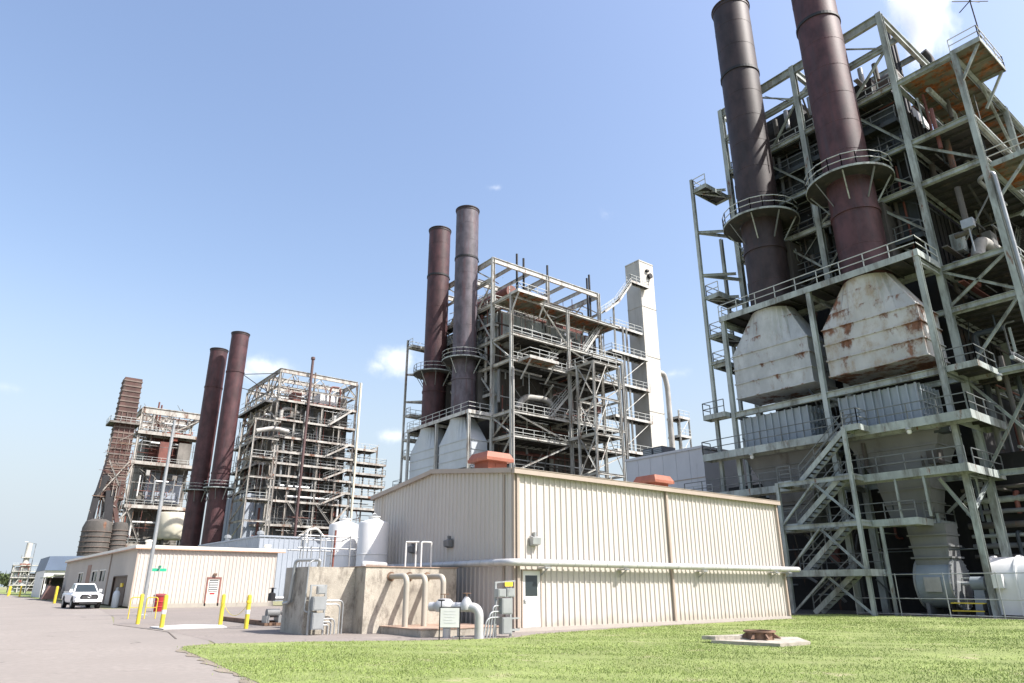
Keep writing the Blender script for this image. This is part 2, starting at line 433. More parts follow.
def arc_pts(c, r, a0, a1, n, ax1, ax2):
    c = Vector(c); ax1 = Vector(ax1); ax2 = Vector(ax2)
    return [c + ax1 * r * math.cos(a0 + (a1 - a0) * i / n) + ax2 * r * math.sin(a0 + (a1 - a0) * i / n) for i in range(n + 1)]


def bend(points, r=.3, n=5):
    """round the corners of a polyline"""
    P = [Vector(p) for p in points]; out = [P[0]]
    for i in range(1, len(P) - 1):
        u = (P[i - 1] - P[i]); w = (P[i + 1] - P[i]); rr = min(r, u.length * .45, w.length * .45); u.normalize(); w.normalize()
        A = P[i] + u * rr; B = P[i] + w * rr
        for k in range(n + 1):
            t = k / n; out.append(A * (1 - t) ** 2 + P[i] * 2 * t * (1 - t) + B * t ** 2)
    out.append(P[-1]); return out


# ================================================================== ground
def sheet(name, poly, z, m):
    q = MB(); q.add([(x, y, z) for x, y in poly], [tuple(range(len(poly)))])
    return structure(q.build(name, m))


dirt_m = mat('ground_dry_grass', (.24, .235, .13), .25, .08, .95, dirt=.3, dirt_col=(.16, .19, .07), streak=1, fine=.2)
road_m = mat('road_concrete', (.246, .219, .194), .10, .25, .9, dirt=.22, dirt_col=(.225, .20, .185), streak=1, fine=.12, bump=.25, bump_scale=40, cracks=(.16, .012))
apron_m = mat('apron_asphalt', (.228, .20, .178), .12, .35, .9, dirt=.25, dirt_col=(.18, .16, .145), streak=1, fine=.16, bump=.3, bump_scale=40, cracks=(.3, .012))
pad_m = mat('plant_pad', (.10, .095, .085), .2, .4, .9, dirt=.3, streak=1)
lawn_m = mat('lawn_soil_green', (.21, .255, .08), .25, .5, .95, dirt=.28, dirt_col=(.34, .29, .19), streak=1, fine=.25, bump=.5, bump_scale=60)
blade_m = mat('grass_blades', (.215, .282, .075), .30, .35, .75, dirt=.22, dirt_col=(.38, .36, .17), streak=1, fine=.1)
joint_m = mat('joint_tar', (.10, .085, .07), .2, 2, .9)

sheet('ground', [(-2500, -400), (2500, -400), (2500, 2600), (-2500, 2600)], -.012, dirt_m)
sheet('road', [(-9, -60), (4.1, -60), (4.1, 10), (5.4, 18), (7.2, 26), (7.2, 30), (6.2, 37), (9.6, 60), (9.9, 600), (-9, 600)], -.004, road_m)
sheet('apron', [(5.0, 12), (40, 12), (40, 62), (9.2, 62), (7.5, 45), (6.2, 37), (7.0, 31), (6.8, 24)], .0, apron_m)
sheet('plant_pad', [(41, -40), (130, -40), (130, 260), (12, 260), (12, 118), (41, 62)], .004, pad_m)
LAWN = [(4.3, 9), (4.75, 14.5), (5.05, 17.6), (5.3, 21.2), (5.6, 22.2), (6.6, 22.5), (8.8, 21.7), (10.9, 20.55), (12.7, 19.6), (15.0, 19.1), (16.8, 20.0),
        (22, 20.7), (35.9, 21.3), (37.2, 23.5), (43.0, 23.5), (43.2, 6), (60, -25), (10, -25), (3.0, -8)]
margin_m = mat('dirt_margin', (.235, .20, .155), .2, 1.2, .95, dirt=.4, dirt_col=(.17, .145, .11), streak=1, fine=.2, bump=.4, bump_scale=30)
lc = Vector((sum(p[0] for p in LAWN) / len(LAWN), sum(p[1] for p in LAWN) / len(LAWN)))
edge = []
for i in range(len(LAWN)):
    a, b = Vector(LAWN[i]), Vector(LAWN[(i + 1) % len(LAWN)]); nrm = Vector((b.y - a.y, -(b.x - a.x))).normalized()
    if nrm.dot((a + b) / 2 - lc) < 0: nrm = -nrm
    m = max(1, int((b - a).length / .35)) if i < 12 else 1
    for j in range(m): p = a.lerp(b, j / m) + nrm * ((.16 + .12 * math.sin(i * 3.1 + j * 1.7) + random.uniform(-.07, .07)) if i < 12 else .1); edge.append((p.x, p.y))
sheet('dirt_margin', edge, .006, margin_m)
sheet('lawn', LAWN, .012, lawn_m)
# tar joint where the road meets the apron
q = MB()
jp = [(6.15, 25.5), (6.8, 29.5), (6.5, 33), (6.1, 36.5)]
for a, b in zip(jp[:-1], jp[1:]): q.bar((a[0], a[1], .001), (b[0], b[1], .001), .05, .012)
structure(q.build('pavement_joint', joint_m))


def inside(px, py, poly):
    r = np.zeros(len(px), bool); n = len(poly)
    for i in range(n):
        x1, y1 = poly[i]; x2, y2 = poly[(i + 1) % n]
        c = ((y1 > py) != (y2 > py)) & (px < (x2 - x1) * (py - y1) / (y2 - y1 + 1e-12) + x1); r ^= c
    return r


def grass():
    out = []
    # denser near the camera, thinner far away; only ground the lawn covers
    N0 = 1500000
    u = rng.random(N0); dist = 7.5 + (u ** 1.6) * 42; az = rng.uniform(math.radians(-12), math.radians(80), N0)
    x = dist * np.cos(az); y = dist * np.sin(az)
    jx = x + rng.normal(0, .10, N0); jy = y + rng.normal(0, .10, N0); k = inside(jx, jy, LAWN); x = x[k]; y = y[k]; dist = dist[k]
    # patchy: drop blades where a smooth pattern is low
    pat = np.sin(x * .9 + 1.3 * np.sin(y * .7)) * np.sin(y * 1.1 + .8 * np.sin(x * .5)) + .35 * np.sin(x * 3.1 + y * 2.3)
    pat = pat + .8 * np.sin(x * .37 + y * .21 + 2) * np.sin(y * .53 - x * .12) + .3 * np.sin((x * .8 + y * .6) * 5.2)
    k = rng.random(len(x)) < np.clip(.58 + .42 * pat, .06, 1.0)
    x = x[k][:330000]; y = y[k][:330000]; dist = dist[k][:330000]
    n = len(x); h = rng.uniform(.010, .036, n) * rng.choice([.7, 1.0, 1.5], n, p=[.4, .5, .1]) * (1 + .012 * dist); w = .0045 * (1 + .06 * dist)
    th = rng.uniform(0, 2 * math.pi, n); lean = rng.uniform(0, .05, n); la = rng.uniform(0, 2 * math.pi, n)
    dx = np.cos(th) * w; dy = np.sin(th) * w
    V = np.empty((n, 3, 3), np.float32)
    V[:, 0] = np.stack([x - dx, y - dy, np.full(n, .010)], 1); V[:, 1] = np.stack([x + dx, y + dy, np.full(n, .010)], 1)
    V[:, 2] = np.stack([x + np.cos(la) * lean, y + np.sin(la) * lean, .010 + h], 1)
    me = bpy.data.meshes.new('grass'); me.vertices.add(n * 3); me.vertices.foreach_set('co', V.ravel())
    me.loops.add(n * 3); me.loops.foreach_set('vertex_index', np.arange(n * 3, dtype=np.int32))
    me.polygons.add(n); me.polygons.foreach_set('loop_start', np.arange(0, n * 3, 3, dtype=np.int32))
    me.update(); me.materials.append(blade_m)
    o = bpy.data.objects.new('grass', me); COL.objects.link(o)
    tag(o, 'short mown grass growing across the lawn in front of the buildings', 'grass', kind='stuff')


grass()

# ================================================================== main metal building
BX0, BX1, BY0, BY1, EAVE, RIDGE, RY = 17.0, 35.5, 21.6, 33.6, 5.98, 6.66, 27.8


def main_building():
    T = thing('metal_warehouse', 'large beige ribbed metal building with a long pipe along its wall', 'building', (BX0, BY0, 0))
    X, D = BX1 - BX0, BY1 - BY0; ry = RY - BY0
    # front wall in two long panels, door opening at .33 - 1.33
    q = MB(); corrugated(q, (0, 0), (.33, 0), .12, EAVE); corrugated(q, (.33, 0), (1.33, 0), 2.2, EAVE); corrugated(q, (1.33, 0), (9.1, 0), .12, EAVE)
    w = q.build('wall_panel', siding, T)
    q = MB(); corrugated(q, (9.1, 0), (X, 0), .12, EAVE); q.build('wall_panel', siding, T)
    gz = lambda y: EAVE + (RIDGE - EAVE) * (1 - abs(y - ry) / (ry if y < ry else D - ry))
    q = MB(); corrugated(q, (0, D), (0, 0), .12, lambda s: gz(D - s), out=(-1, 0)); q.build('wall_panel', siding, T)
    q = MB(); corrugated(q, (X, 0), (X, D), .12, lambda s: gz(s), out=(1, 0)); q.build('wall_panel', siding, T)
    q = MB(); corrugated(q, (X, D), (0, D), .12, EAVE, out=(0, 1)); q.build('wall_panel', siding, T)
    # roof
    q = MB(); ov = .12
    for (y0, z0, y1, z1) in ((-ov, EAVE + .02, ry, RIDGE + .06), (ry, RIDGE + .06, D + ov, EAVE + .02)):
        q.add([(-ov, y0, z0), (X + ov, y0, z0), (X + ov, y1, z1), (-ov, y1, z1), (-ov, y0, z0 + .05), (X + ov, y0, z0 + .05), (X + ov, y1, z1 + .05), (-ov, y1, z1 + .05)],
              [(0, 3, 2, 1), (4, 5, 6, 7), (0, 1, 5, 4), (1, 2, 6, 5), (2, 3, 7, 6), (3, 0, 4, 7)])
    rf = q.build('roof', roof_m, T)
    q = MB(); q.box(-.16, -.24, EAVE - .13, X + .2, -.06, EAVE + .07); q.box(-.165, -.26, EAVE + .07, X + .205, -.06, EAVE + .09)
    q.build('gutter', siding_trim, rf)
    q = MB()
    for (y0, z0, y1, z1) in ((-.05, EAVE, ry, RIDGE), (ry, RIDGE, D + .14, EAVE)):
        q.add([(x, y, z) for x in (-.19, -.05) for (y, z) in ((y0, z0 - .10), (y1, z1 - .06), (y1, z1 + .14), (y0, z0 + .10))],
              [(0, 1, 2, 3), (4, 7, 6, 5), (0, 4, 5, 1), (3, 2, 6, 7), (0, 3, 7, 4), (1, 5, 6, 2)])
    q.build('rake_trim', siding_trim, rf)
    # corner trims, downspouts
    for x in (.06, 9.12, X - .1):
        q = MB(); q.box(x, -.125, .15, x + .12, -.04, EAVE - .13); q.build('downspout', siding_trim, T)
    q = MB(); q.box(-.05, -.05, .12, .035, .06, EAVE); q.build('corner_trim', siding_trim, T)
    q = MB(); q.box(-.08, .55, .2, -.04, .63, EAVE - .1); q.build('conduit', siding_trim, T)
    # foundation kerb
    q = MB(); q.box(-.06, -.10, -.1, X + .06, .05, .13); q.box(-.06, .05, -.1, .05, D, .13); q.build('foundation', concrete_l, T)
    # door
    q = MB(); q.box(.36, -.02, .14, 1.30, .04, 2.18); d = q.build('door', white_m, T)
    q = MB(); q.box(.33, -.05, .14, .385, .02, 2.22); q.box(1.275, -.05, .14, 1.33, .02, 2.22); q.box(.33, -.052, 2.16, 1.33, .02, 2.222); q.build('frame', siding_trim, d)
    q = MB(); q.box(.52, -.03, 1.25, 1.12, -.005, 2.0); q.build('pane', glass, d)
    q = MB(); q.box(.44, -.055, 1.02, .49, -.02, 1.14); q.bar((.465, -.07, 1.05), (.58, -.07, 1.05), .03); q.build('handle', galv, d)
    # wall lamps
    for nm, c, o in (('wall_lamp', (.92, 0, 3.3), (0, -1)), ('wall_lamp', (0, 4.45, 3.38), (-1, 0)), ('wall_lamp', (0, 7.55, 3.25), (-1, 0))):
        q = MB()
        if o[0] == 0:
            q.prism([(c[1] - .06, 3.10), (c[1] - .28, 3.16), (c[1] - .30, 3.40), (c[1] - .06, 3.48)], c[0] - .2, c[0] + .2, 'x'); q.box(c[0] - .04, c[1] - .2, 3.48, c[0] + .04, c[1] - .06, 3.62)
        else:
            z = c[2]; q.prism([(c[0] - .06, z - .2), (c[0] - .28, z - .14), (c[0] - .30, z + .1), (c[0] - .06, z + .18)], c[1] - .2, c[1] + .2, 'y'); q.box(c[0] - .2, c[1] - .04, z + .18, c[0] - .06, c[1] + .04, z + .3)
        q.build(nm, galv if o[0] == 0 else mat('lamp_grey', (.16, .16, .16), .1) if 'lamp_grey' not in MATS else MATS['lamp_grey'], T)
    return T


main_building()


def long_pipe():
    T = thing('insulated_pipe', 'long silver insulated pipe running round the beige metal building at door height', 'pipe', (BX0, BY0, 0))
    r = .135; z = 2.46
    # front run and the left run joined by a bend at the corner, then down into the concrete tank
    pts = bend([(19.4, -.36, z), (-.42, -.36, z), (-.42, 8.6, z), (-1.2, 8.6, z)], .5, 6)
    q = MB(); q.path(pts, r, 16); q.build('pipe_run', silver, T, smooth=40)
    q = MB(); x = .9
    while x < 19.5:
        q.tube((x - .012, -.36, z), (x + .012, -.36, z), r + .006, 16, cap=True); x += .92
    y = .6
    while y < 8.4:
        q.tube((-.42, y - .012, z), (-.42, y + .012, z), r + .006, 16); y += .92
    q.build('jacket_bands', galv, T)
    for x in (1.15, 5.6, 11.0, 17.0, 18.2):
        q = MB(); q.box(x, -.5, z - r - .07, x + .3, -.04, z - r - .015); q.bar((x + .15, -.46, z - r - .06), (x + .15, -.05, z - r - .32), .04); q.build('bracket', galv, T)


long_pipe()


def roof_vent(x, y, z, label):
    T = thing('roof_vent', label, 'vent', (x, y, z), group='orange roof vents')
    s = .56
    q = MB(); q.box(-s, -s, -.6, s, s, .62); b = q.build('body', orange_m, T)
    q = MB(); q.box(-.12, -s - .02, .05, .2, -s, .4); q.build('hatch', orange_m, b)
    q = MB(); h = .80; t = .66
    q.loft([[(-h, -h, .50), (h, -h, .50), (h, h, .50), (-h, h, .50)], [(-h, -h, .64), (h, -h, .64), (h, h, .64), (-h, h, .64)],
            [(-t, -t, .92), (t, -t, .92), (t, t, .92), (-t, t, .92)]]); q.build('hood', orange_l, T)


roof_vent(19.5, 26.6, 6.72, 'orange hooded vent on the roof of the beige building, nearer the left gable')
roof_vent(29.9, 25.4, 6.45, 'orange hooded vent on the roof of the beige building, nearer the right end')


# ================================================================== concrete tank, its pipes, panels
def concrete_tank():
    T = thing('concrete_tank', 'weathered stepped concrete tank beside the beige metal building', 'tank', (12, 24.07, 0))
    q = MB(); q.box(0, 0, -.1, 4.0, 4.6, 2.28); q.build('wall_block', concrete, T)
    q = MB(); q.box(-1.9, .82, -.1, -.003, 2.9, 2.27); q.build('wall_block', concrete, T)
    q = MB(); q.box(-.05, -.04, 2.282, 4.04, 4.6, 2.31); q.build('coping', mat('coping_pinkish', (.34, .24, .18), .2, 2, .85, dirt=.3), T)
    q = MB(); q.box(.7, -2.9, -.1, 4.2, -.003, .22); q.build('plinth', concrete, T)
    q = MB(); q.box(.68, -2.92, .222, 4.2, -.003, .25); q.build('plinth_edge', MATS['coping_pinkish'], T)


concrete_tank()
paint_pipe = mat('pipe_tan_paint', (.37, .34, .285), .06, 2, .45, dirt=.1)
for i, (x, nm) in enumerate(((13.05, 'left'), (13.83, 'middle'), (14.62, 'right'))):
    T = thing('overflow_pipe', 'tan overflow pipe bending down from the concrete tank wall, %s of three' % nm, 'pipe', (x, 24.07, 0), group='overflow pipes on the concrete tank')
    q = MB(); q.path(bend([(0, .0, 1.95), (0, -1.2, 1.95), (0, -1.2, .25)], .28, 7), .105, 14); q.build('pipe_bend', paint_pipe, T, smooth=40)
    q = MB(); q.tube((0, -.03, 1.95), (0, .002, 1.95), .17, 14); q.build('wall_collar', rust_iron, T)


def valve_set():
    T = thing('silver_valve_assembly', 'silver jacketed pipe with valves and an elbow going into the ground', 'pipe', (13.6, 19.6, 0))
    q = MB(); q.path(bend([(-.55, 1.6, .95), (-.1, .75, .95), (.35, 0, .95), (.35, 0, -.1)], .3, 6), .15, 14); q.build('pipe_bend', silver, T, smooth=40)
    q = MB(); q.lathe((-.3, 1.1, .78), [(.0, 0), (.30, .02), (.36, .14), (.34, .28), (.2, .42), (.0, .44)], 18); q.build('valve_body', silver, T, smooth=50)
    q = MB(); q.lathe((.12, .4, .85), [(.0, 0), (.2, .02), (.22, .16), (.14, .32), (.06, .42), (.0, .43)], 16); q.build('valve_body', silver, T, smooth=50)
    q = MB(); q.tube((-.25, 1.0, 0), (-.25, 1.0, .8), .13, 12); q.build('riser', silver, T, smooth=40)
    q = MB()
    for (x, y, z) in ((-.3, 1.1, 1.35), (.12, .4, 1.38)):
        q.tube((x, y, 1.2), (x, y, z), .02, 6)
        ring = arc_pts((x, y, z), .14, 0, 2 * math.pi, 14, (1, 0, 0), (0, 1, 0)); q.path(ring, .014, 6); q.bar((x - .14, y, z), (x + .14, y, z), .02)
    q.build('handwheel', rust_iron, T)
    q = MB(); q.bar((-.05, .62, .05), (-.05, .62, .82), .04); q.bar((-.25, .62, .05), (.2, .62, .05), .04); q.build('stand', galv, T)


valve_set()


def power_panel(name, label, loc, rz, variant):
    T = thing(name, label, 'electrical panel', loc, rz)
    if variant == 0:
        for x in (-.30, .34):
            q = MB(); q.box(x - .03, .0, 0, x + .03, .06, 1.75 if x < 0 else 1.6); q.build('post', galv, T)
        for (z0, z1, x0, x1, d, nm) in ((.10, .62, -.18, .22, .22, 'cabinet'), (.72, 1.22, -.20, .24, .22, 'cabinet'), (1.26, 1.52, -.34, -.02, .2, 'meter_box'), (1.26, 1.54, .03, .36, .2, 'meter_box')):
            q = MB(); q.box(x0, -d, z0, x1, -.002, z1); c = q.build(nm, galv, T)
            q = MB(); q.box(x0 + .03, -d - .015, z0 + .03, x1 - .03, -d, z1 - .03); q.build('door', galv, c)
        q = MB(); q.box(.05, -.05, 1.60, .38, -.03, 1.74); q.build('warning_label', label_y, T)
        q = MB(); q.bar((-.34, .03, 1.72), (.55, .03, 1.78), .05); q.bar((-.3, .03, 1.5), (.4, .03, 1.5), .05); q.build('strut', galv, T)
        for k in range(4):
            x = -.26 - .13 * k; h = .50 + .20 * (3 - k) * .9
            q = MB(); q.path(bend([(-.2, -.08, h + .12), (x - .08, -.08, h + .12), (x - .22, -.08, .0)], .22, 6), .028, 8); q.build('conduit', galv, T)
        q = MB(); q.box(.30, -.12, .18, .62, -.05, .24); q.box(.30, -.12, .55, .62, -.05, .60); q.build('bracket', galv, T)
    else:
        for x in (-.28, .28):
            q = MB(); q.box(x - .03, .0, 0, x + .03, .06, 1.65); q.build('post', galv, T)
        q = MB(); q.bar((-.3, .03, 1.63), (.3, .03, 1.63), .05); q.build('strut', galv, T)
        for (z0, z1, x0, x1, d) in ((.18, .72, -.22, .2, .2), (.80, 1.26, -.25, .24, .22), (1.34, 1.6, -.10, .22, .16)):
            q = MB(); q.box(x0, -d, z0, x1, -.002, z1); c = q.build('cabinet', galv, T)
            q = MB(); q.box(x0 + .03, -d - .015, z0 + .03, x1 - .03, -d, z1 - .03); q.build('door', galv, c)
        for k, (h, e) in enumerate(((1.12, .95), (1.0, .82), (.52, .66), (.42, .52), (.32, .40))):
            q = MB(); q.path(bend([(.2, -.06 - .02 * k, h), (e, -.06 - .02 * k, h), (e, -.06 - .02 * k, 0)], .2, 6), .026, 8); q.build('conduit', galv, T)


power_panel('electrical_panel', 'grey electrical boxes with a yellow warning label near the white door', (15.05, 19.75, 0), 0, 0)
power_panel('electrical_panel', 'grey electrical boxes with looping conduits in front of the concrete tank', (10.45, 24.55, 0), 0, 1)


def tank_top_pipes():
    T = thing('white_vent_pipes', 'white hooped vent pipes standing on top of the concrete tank', 'pipe', (15.0, 25.4, 2.3))
    for (x, y) in ((-.45, .3), (.05, -.1)):
        q = MB(); q.path(bend([(x, y, 0), (x, y, 1.02), (x + .42, y - .1, 1.02), (x + .42, y - .1, 0)], .07, 4), .035, 8); q.build('hoop', white_m, T)
    q = MB(); q.path(bend([(-.45, .3, 1.02), (-.02, -.02, 1.02)], .1), .035, 8); q.build('link', white_m, T)
    T = thing('silver_elbow_pipe', 'short silver pipe elbow lying on top of the concrete tank', 'pipe', (12.4, 25.2, 2.28))
    q = MB(); q.path(bend([(-.1, -.3, .0), (-.1, -.3, .14), (1.4, .8, .14)], .15), .1, 12); q.build('pipe_bend', silver, T, smooth=40)
    T = thing('galvanised_drop_pipe', 'galvanised pipe hooking over the left end of the concrete tank', 'pipe', (10.1, 24.9, 0))
    q = MB(); q.path(bend([(.55, .35, 2.3), (.55, .2, 2.52), (-.08, 1.0, 2.52), (-.12, 1.1, 1.05), (-.12, 1.7, 1.0)], .16), .06, 10); q.build('pipe_run', galv, T, smooth=40)
    q = MB(); q.path(bend([(.2, -.06, 2.5), (.02, -.06, 2.4), (.0, -.06, .75), (.4, -.3, .7)], .1), .03, 8); q.build('conduit', galv, T)


tank_top_pipes()


def pipe_rack():
    T = thing('thin_pipe_rack', 'rack of thin pipes rising behind the concrete tank', 'pipe rack', (11, 28.6, 0))
    for x, h in ((.35, 3.75), (.69, 3.2), (1.07, 3.75), (1.29, 3.1), (2.43, 3.7)):
        member(T, 'post', (x, 0, 0), (x, 0, h), .055, .055, galv, 'O')
    for (z, x0, x1, y) in ((3.62, .1, 2.8, .05), (3.12, .1, 2.7, .05), (3.5, .6, 2.5, .9), (3.05, .0, 2.3, .9)):
        member(T, 'rail', (x0, y, z), (x1, y, z), .05, .05, galv, 'O')
    for x in (.35, 1.07, 2.43):
        member(T, 'cross_pipe', (x, .05, 3.6), (x, .9, 3.5), .045, .045, galv, 'O')
    member(T, 'red_pipe', (1.79, .3, 0), (1.84, .3, 3.9), .09, .09, red_pipe, 'O')
    for x in (.42, 1.5):
        q = MB(); q.path(bend([(x, .5, 2.2), (x, .5, 3.55), (x + .3, .5, 3.55), (x + .3, .5, 2.2)], .12), .025, 8); q.build('hoop', galv, T)


pipe_rack()


def white_tank(loc, r, h, label):
    T = thing('white_storage_tank', label, 'tank', loc, group='white storage tanks')
    q = MB(); q.lathe((0, 0, 0), [(r, 0), (r, h), (r * .96, h + .06), (r * .35, h + .22), (r * .3, h + .24)], 32); q.build('shell', white_m, T, smooth=40)
    q = MB(); q.lathe((0, 0, h + .2), [(.26, 0), (.26, .12), (.3, .12), (.3, .16), (0, .18)], 16); q.build('manway', white_m, T)
    q = MB(); q.path(arc_pts((0, 0, h + .38), .12, 0, math.pi, 8, (1, 0, 0), (0, 0, 1)), .025, 6); q.build('lifting_eye', galv, T)
    for z in (h * .34, h * .68):
        q = MB(); q.lathe((0, 0, z), [(r + .004, -.03), (r + .02, -.02), (r + .02, .02), (r + .004, .03)], 32, cap=False); q.build('band', white_m, T)
    q = MB(); q.bar((r + .02, -.12, h * .2), (r + .02, -.12, h * .6), .03); q.bar((r + .02, -.3, h * .2), (r + .02, -.3, h * .6), .03); q.build('bracket', galv, T)


white_tank((15.72, 31.0, 0), .74, 4.45, 'white cylindrical storage tank close against the left wall of the beige building')
white_tank((15.05, 32.9, 0), .74, 4.45, 'white cylindrical storage tank further left, half hidden behind its twin')


def placard():
    T = thing('placard_stand', 'small white placard on a black stand at the lawn edge', 'sign', (12.55, 19.75, 0), math.radians(-38))
    for x in (-.02, .62):
        q = MB(); q.bar((x, 0, 0), (x, 0, .98), .035); q.build('leg', black_m, T)
    q = MB(); q.box(.0, -.03, .38, .60, -.005, .95); b = q.build('board', white_m, T)
    q = MB(); q.box(-.02, -.02, .955, .62, .01, .985); q.box(-.02, -.02, .35, .62, .01, .375); q.build('frame', black_m, T)
    q = MB()
    for k, (x0, x1) in enumerate(((.12, .48), (.1, .5), (.14, .46), (.1, .4), (.12, .5))): q.box(x0, -.034, .84 - k * .085, x1, -.031, .87 - k * .085)
    q.build('print', ink, b)
    q = MB(); q.lathe((.02, 0, 1.18), [(0, -.03), (.11, -.02), (.11, .02), (0, .03)], 14); q.bar((.02, 0, .95), (.02, 0, 1.18), .03); q.build('gauge', black_m, T)


placard()


def manhole():
    T = thing('rusty_pipe_stub', 'rusty flanged pipe stub on a concrete slab in the lawn', 'pipe stub', (19.9, 13.2, 0))
    q = MB(); q.prism([(-1.7, .5), (-1.3, -1.5), (.1, -1.6), (1.6, -.3), (.4, .9)], -.05, .10); q.build('slab', concrete, T)
    q = MB(); q.prism([(-1.68, .85), (-1.55, .45), (-.3, -.1), (.1, .5)], .101, .20); q.build('slab_step', concrete, T)
    q = MB(); q.lathe((-.25, -.2, .10), [(.40, 0), (.40, .19), (.47, .20), (.47, .25), (.36, .25), (.36, .0)], 24, cap=False); q.build('stub', rust_iron, T, smooth=40)
    q = MB(); q.lathe((-.25, -.2, .10), [(.36, .21), (.0, .215)], 24, cap=False); q.build('cover', rust_iron, T)
    for k in range(8):
        a = k * math.pi / 4 + .2; c, s = math.cos(a), math.sin(a); q = MB()
        P = [(-.25 + c * r, -.2 + s * r, z) for r, z in ((.39, .14), (.64, .14), (.39, .30))]; n = Vector((-s, c, 0)) * .025
        q.add([Vector(p) + n for p in P] + [Vector(p) - n for p in P], [(0, 1, 2), (5, 4, 3), (0, 3, 4, 1), (1, 4, 5, 2), (2, 5, 3, 0)]); q.build('gusset', rust_iron, T)


manhole()


# ================================================================== boiler units (two of one design)
def smokestack(loc, z0, z1, r, m, label, bands, ring=None, ring_r=2.95, bracket=None, group='smokestacks', cat='smokestack'):
    T = thing('smokestack', label, cat, loc, group=group)
    prof = [(r, z0)]
    n = int((z1 - z0) / 2.4)
    for i in range(1, n): prof.append((r, z0 + (z1 - z0) * i / n))
    prof += [(r, z1), (r - .05, z1), (r - .05, z1 - 3)]
    q = MB(); q.lathe((0, 0, 0), prof, 40, cap=False); q.build('shell', m, T, smooth=40)
    q = MB()
    for i in range(1, n):
        z = z0 + (z1 - z0) * i / n; q.lathe((0, 0, z), [(r + .001, -.03), (r + .012, -.02), (r + .012, .02), (r + .001, .03)], 40, cap=False)
    q.build('weld_seams', m, T)['kind'] = 'stuff'
    q = MB(); q.lathe((0, 0, z1), [(r + .002, -.42), (r + .05, -.40), (r + .05, -.1), (r + .13, -.08), (r + .13, .03), (r - .06, .03)], 40, cap=False); q.build('top_rim', stack_d, T)
    for z in bands:
        q = MB(); q.lathe((0, 0, z), [(r + .003, -.14), (r + .08, -.13), (r + .08, .13), (r + .003, .14)], 40, cap=False); q.build('band', black_m if z > 40 else m, T)
        if bracket and z > 40:
            q = MB(); q.prism([(r + .02, -.7), (bracket, -.25), (bracket, .25), (r + .02, .7)], z - .12, z + .12); b = q.build('bracket', black_m, T)
    if ring is not None:
        R = ring_r
        q = MB(); q.lathe((0, 0, ring), [(r + .03, 0), (R, 0), (R, -.06), (r + .03, -.06)], 40, cap=False); p = q.build('ring_platform', deck_a, T)
        q = MB(); q.lathe((0, 0, ring), [(R, .06), (R + .04, .06), (R + .04, -.10), (R, -.10), (R, .06)], 40, cap=False); q.build('edge_channel', steel_a, p)
        k = 20; pts = [(R * math.cos(2 * math.pi * i / k), R * math.sin(2 * math.pi * i / k), ring) for i in range(k + 1)]
        railing(p, pts, rail_m, step=1.3)
        for i in range(8):
            a = 2 * math.pi * i / 8 + .3; c, s = math.cos(a), math.sin(a)
            member(T, 'knee_brace', (r * c, r * s, ring - 1.9), (R * .93 * c, R * .93 * s, ring - .1), .09, .09, rail_d if i % 2 else steel_a, 'L')
    return T


def circle_rect_ring(hx0, hx1, hy0, hy1, z, n=40):
    """n points on a rectangle, by angle round its centre"""
    cx, cy = (hx0 + hx1) / 2, (hy0 + hy1) / 2; a, b = (hx1 - hx0) / 2, (hy1 - hy0) / 2; out = []
    ca = math.atan2(b, a); angs = []
    for (s, e) in ((-ca, ca), (ca, math.pi - ca), (math.pi - ca, math.pi + ca), (math.pi + ca, 2 * math.pi - ca)):
        angs += [s + (e - s) * i / (n // 4) for i in range(n // 4)]
    for t in angs:
        c, s = math.cos(t), math.sin(t); k = min(a / abs(c) if abs(c) > 1e-9 else 1e9, b / abs(s) if abs(s) > 1e-9 else 1e9)
        out.append((cx + c * k, cy + s * k, z))
    return out, angs


def flue_hood(O, y0, y1, sy, m, label):
    T = thing('flue_hood', label, 'flue hood', (O[0], O[1], 0), group='flue hoods under the smokestacks')
    x0, x1 = .22, 3.3
    lo, an = circle_rect_ring(x0, x1, y0, y1, 15.2); mid, _ = circle_rect_ring(x0, x1, y0, y1, 18.6)
    top = [(1.75 + 1.66 * math.cos(a), sy + 1.66 * math.sin(a), 21.7) for a in an]
    q = MB(); q.loft([lo, mid, top], cap=False); q.f.append(tuple(range(40))); q.build('shell', m, T)
    for z in (15.22, 16.35, 17.5, 18.62):
        q = MB(); t = .08
        q.box(x0 - t, y0 - t, z - .05, x1 + t, y0, z + .05); q.box(x0 - t, y1, z - .05, x1 + t, y1 + t, z + .05)
        q.box(x0 - t, y0, z - .05, x0, y1, z + .05); q.box(x1, y0, z - .05, x1 + t, y1, z + .05); q.build('stiffener', m, T)
    for (cx, cy) in ((x0, y0), (x0, y1)):
        a = min(range(40), key=lambda i: (mid[i][0] - cx) ** 2 + (mid[i][1] - cy) ** 2)
        q = MB(); q.bar(mid[a], top[a], .09); q.build('corner_angle', m, T)
    return T


def duct_box(O, y0, y1, label):
    T = thing('ribbed_duct_box', label, 'duct', (O[0], O[1], 0), group='ribbed duct boxes under the hoods')
    q = MB(); q.box(.25, y0, 11.25, 3.3, y1, 13.6); q.build('casing', panel_m, T)
    q = MB(); n = int((y1 - y0) / .52)
    for i in range(n + 1):
        y = y0 + (y1 - y0) * i / n; q.box(.10, y - .05, 11.27, .248, y + .05, 13.62)
    for i in range(6):
        x = .5 + i * .55; q.box(x - .05, y0 - .14, 11.27, x + .05, y0 - .002, 13.62)
    q.build('ribs', panel_m, T)
    q = MB()
    for z in (11.6, 12.4, 13.2): q.box(.2, y0 - .16, z - .05, 3.3, y0 - .145, z + .05)
    q.build('side_bands', panel_m, T)


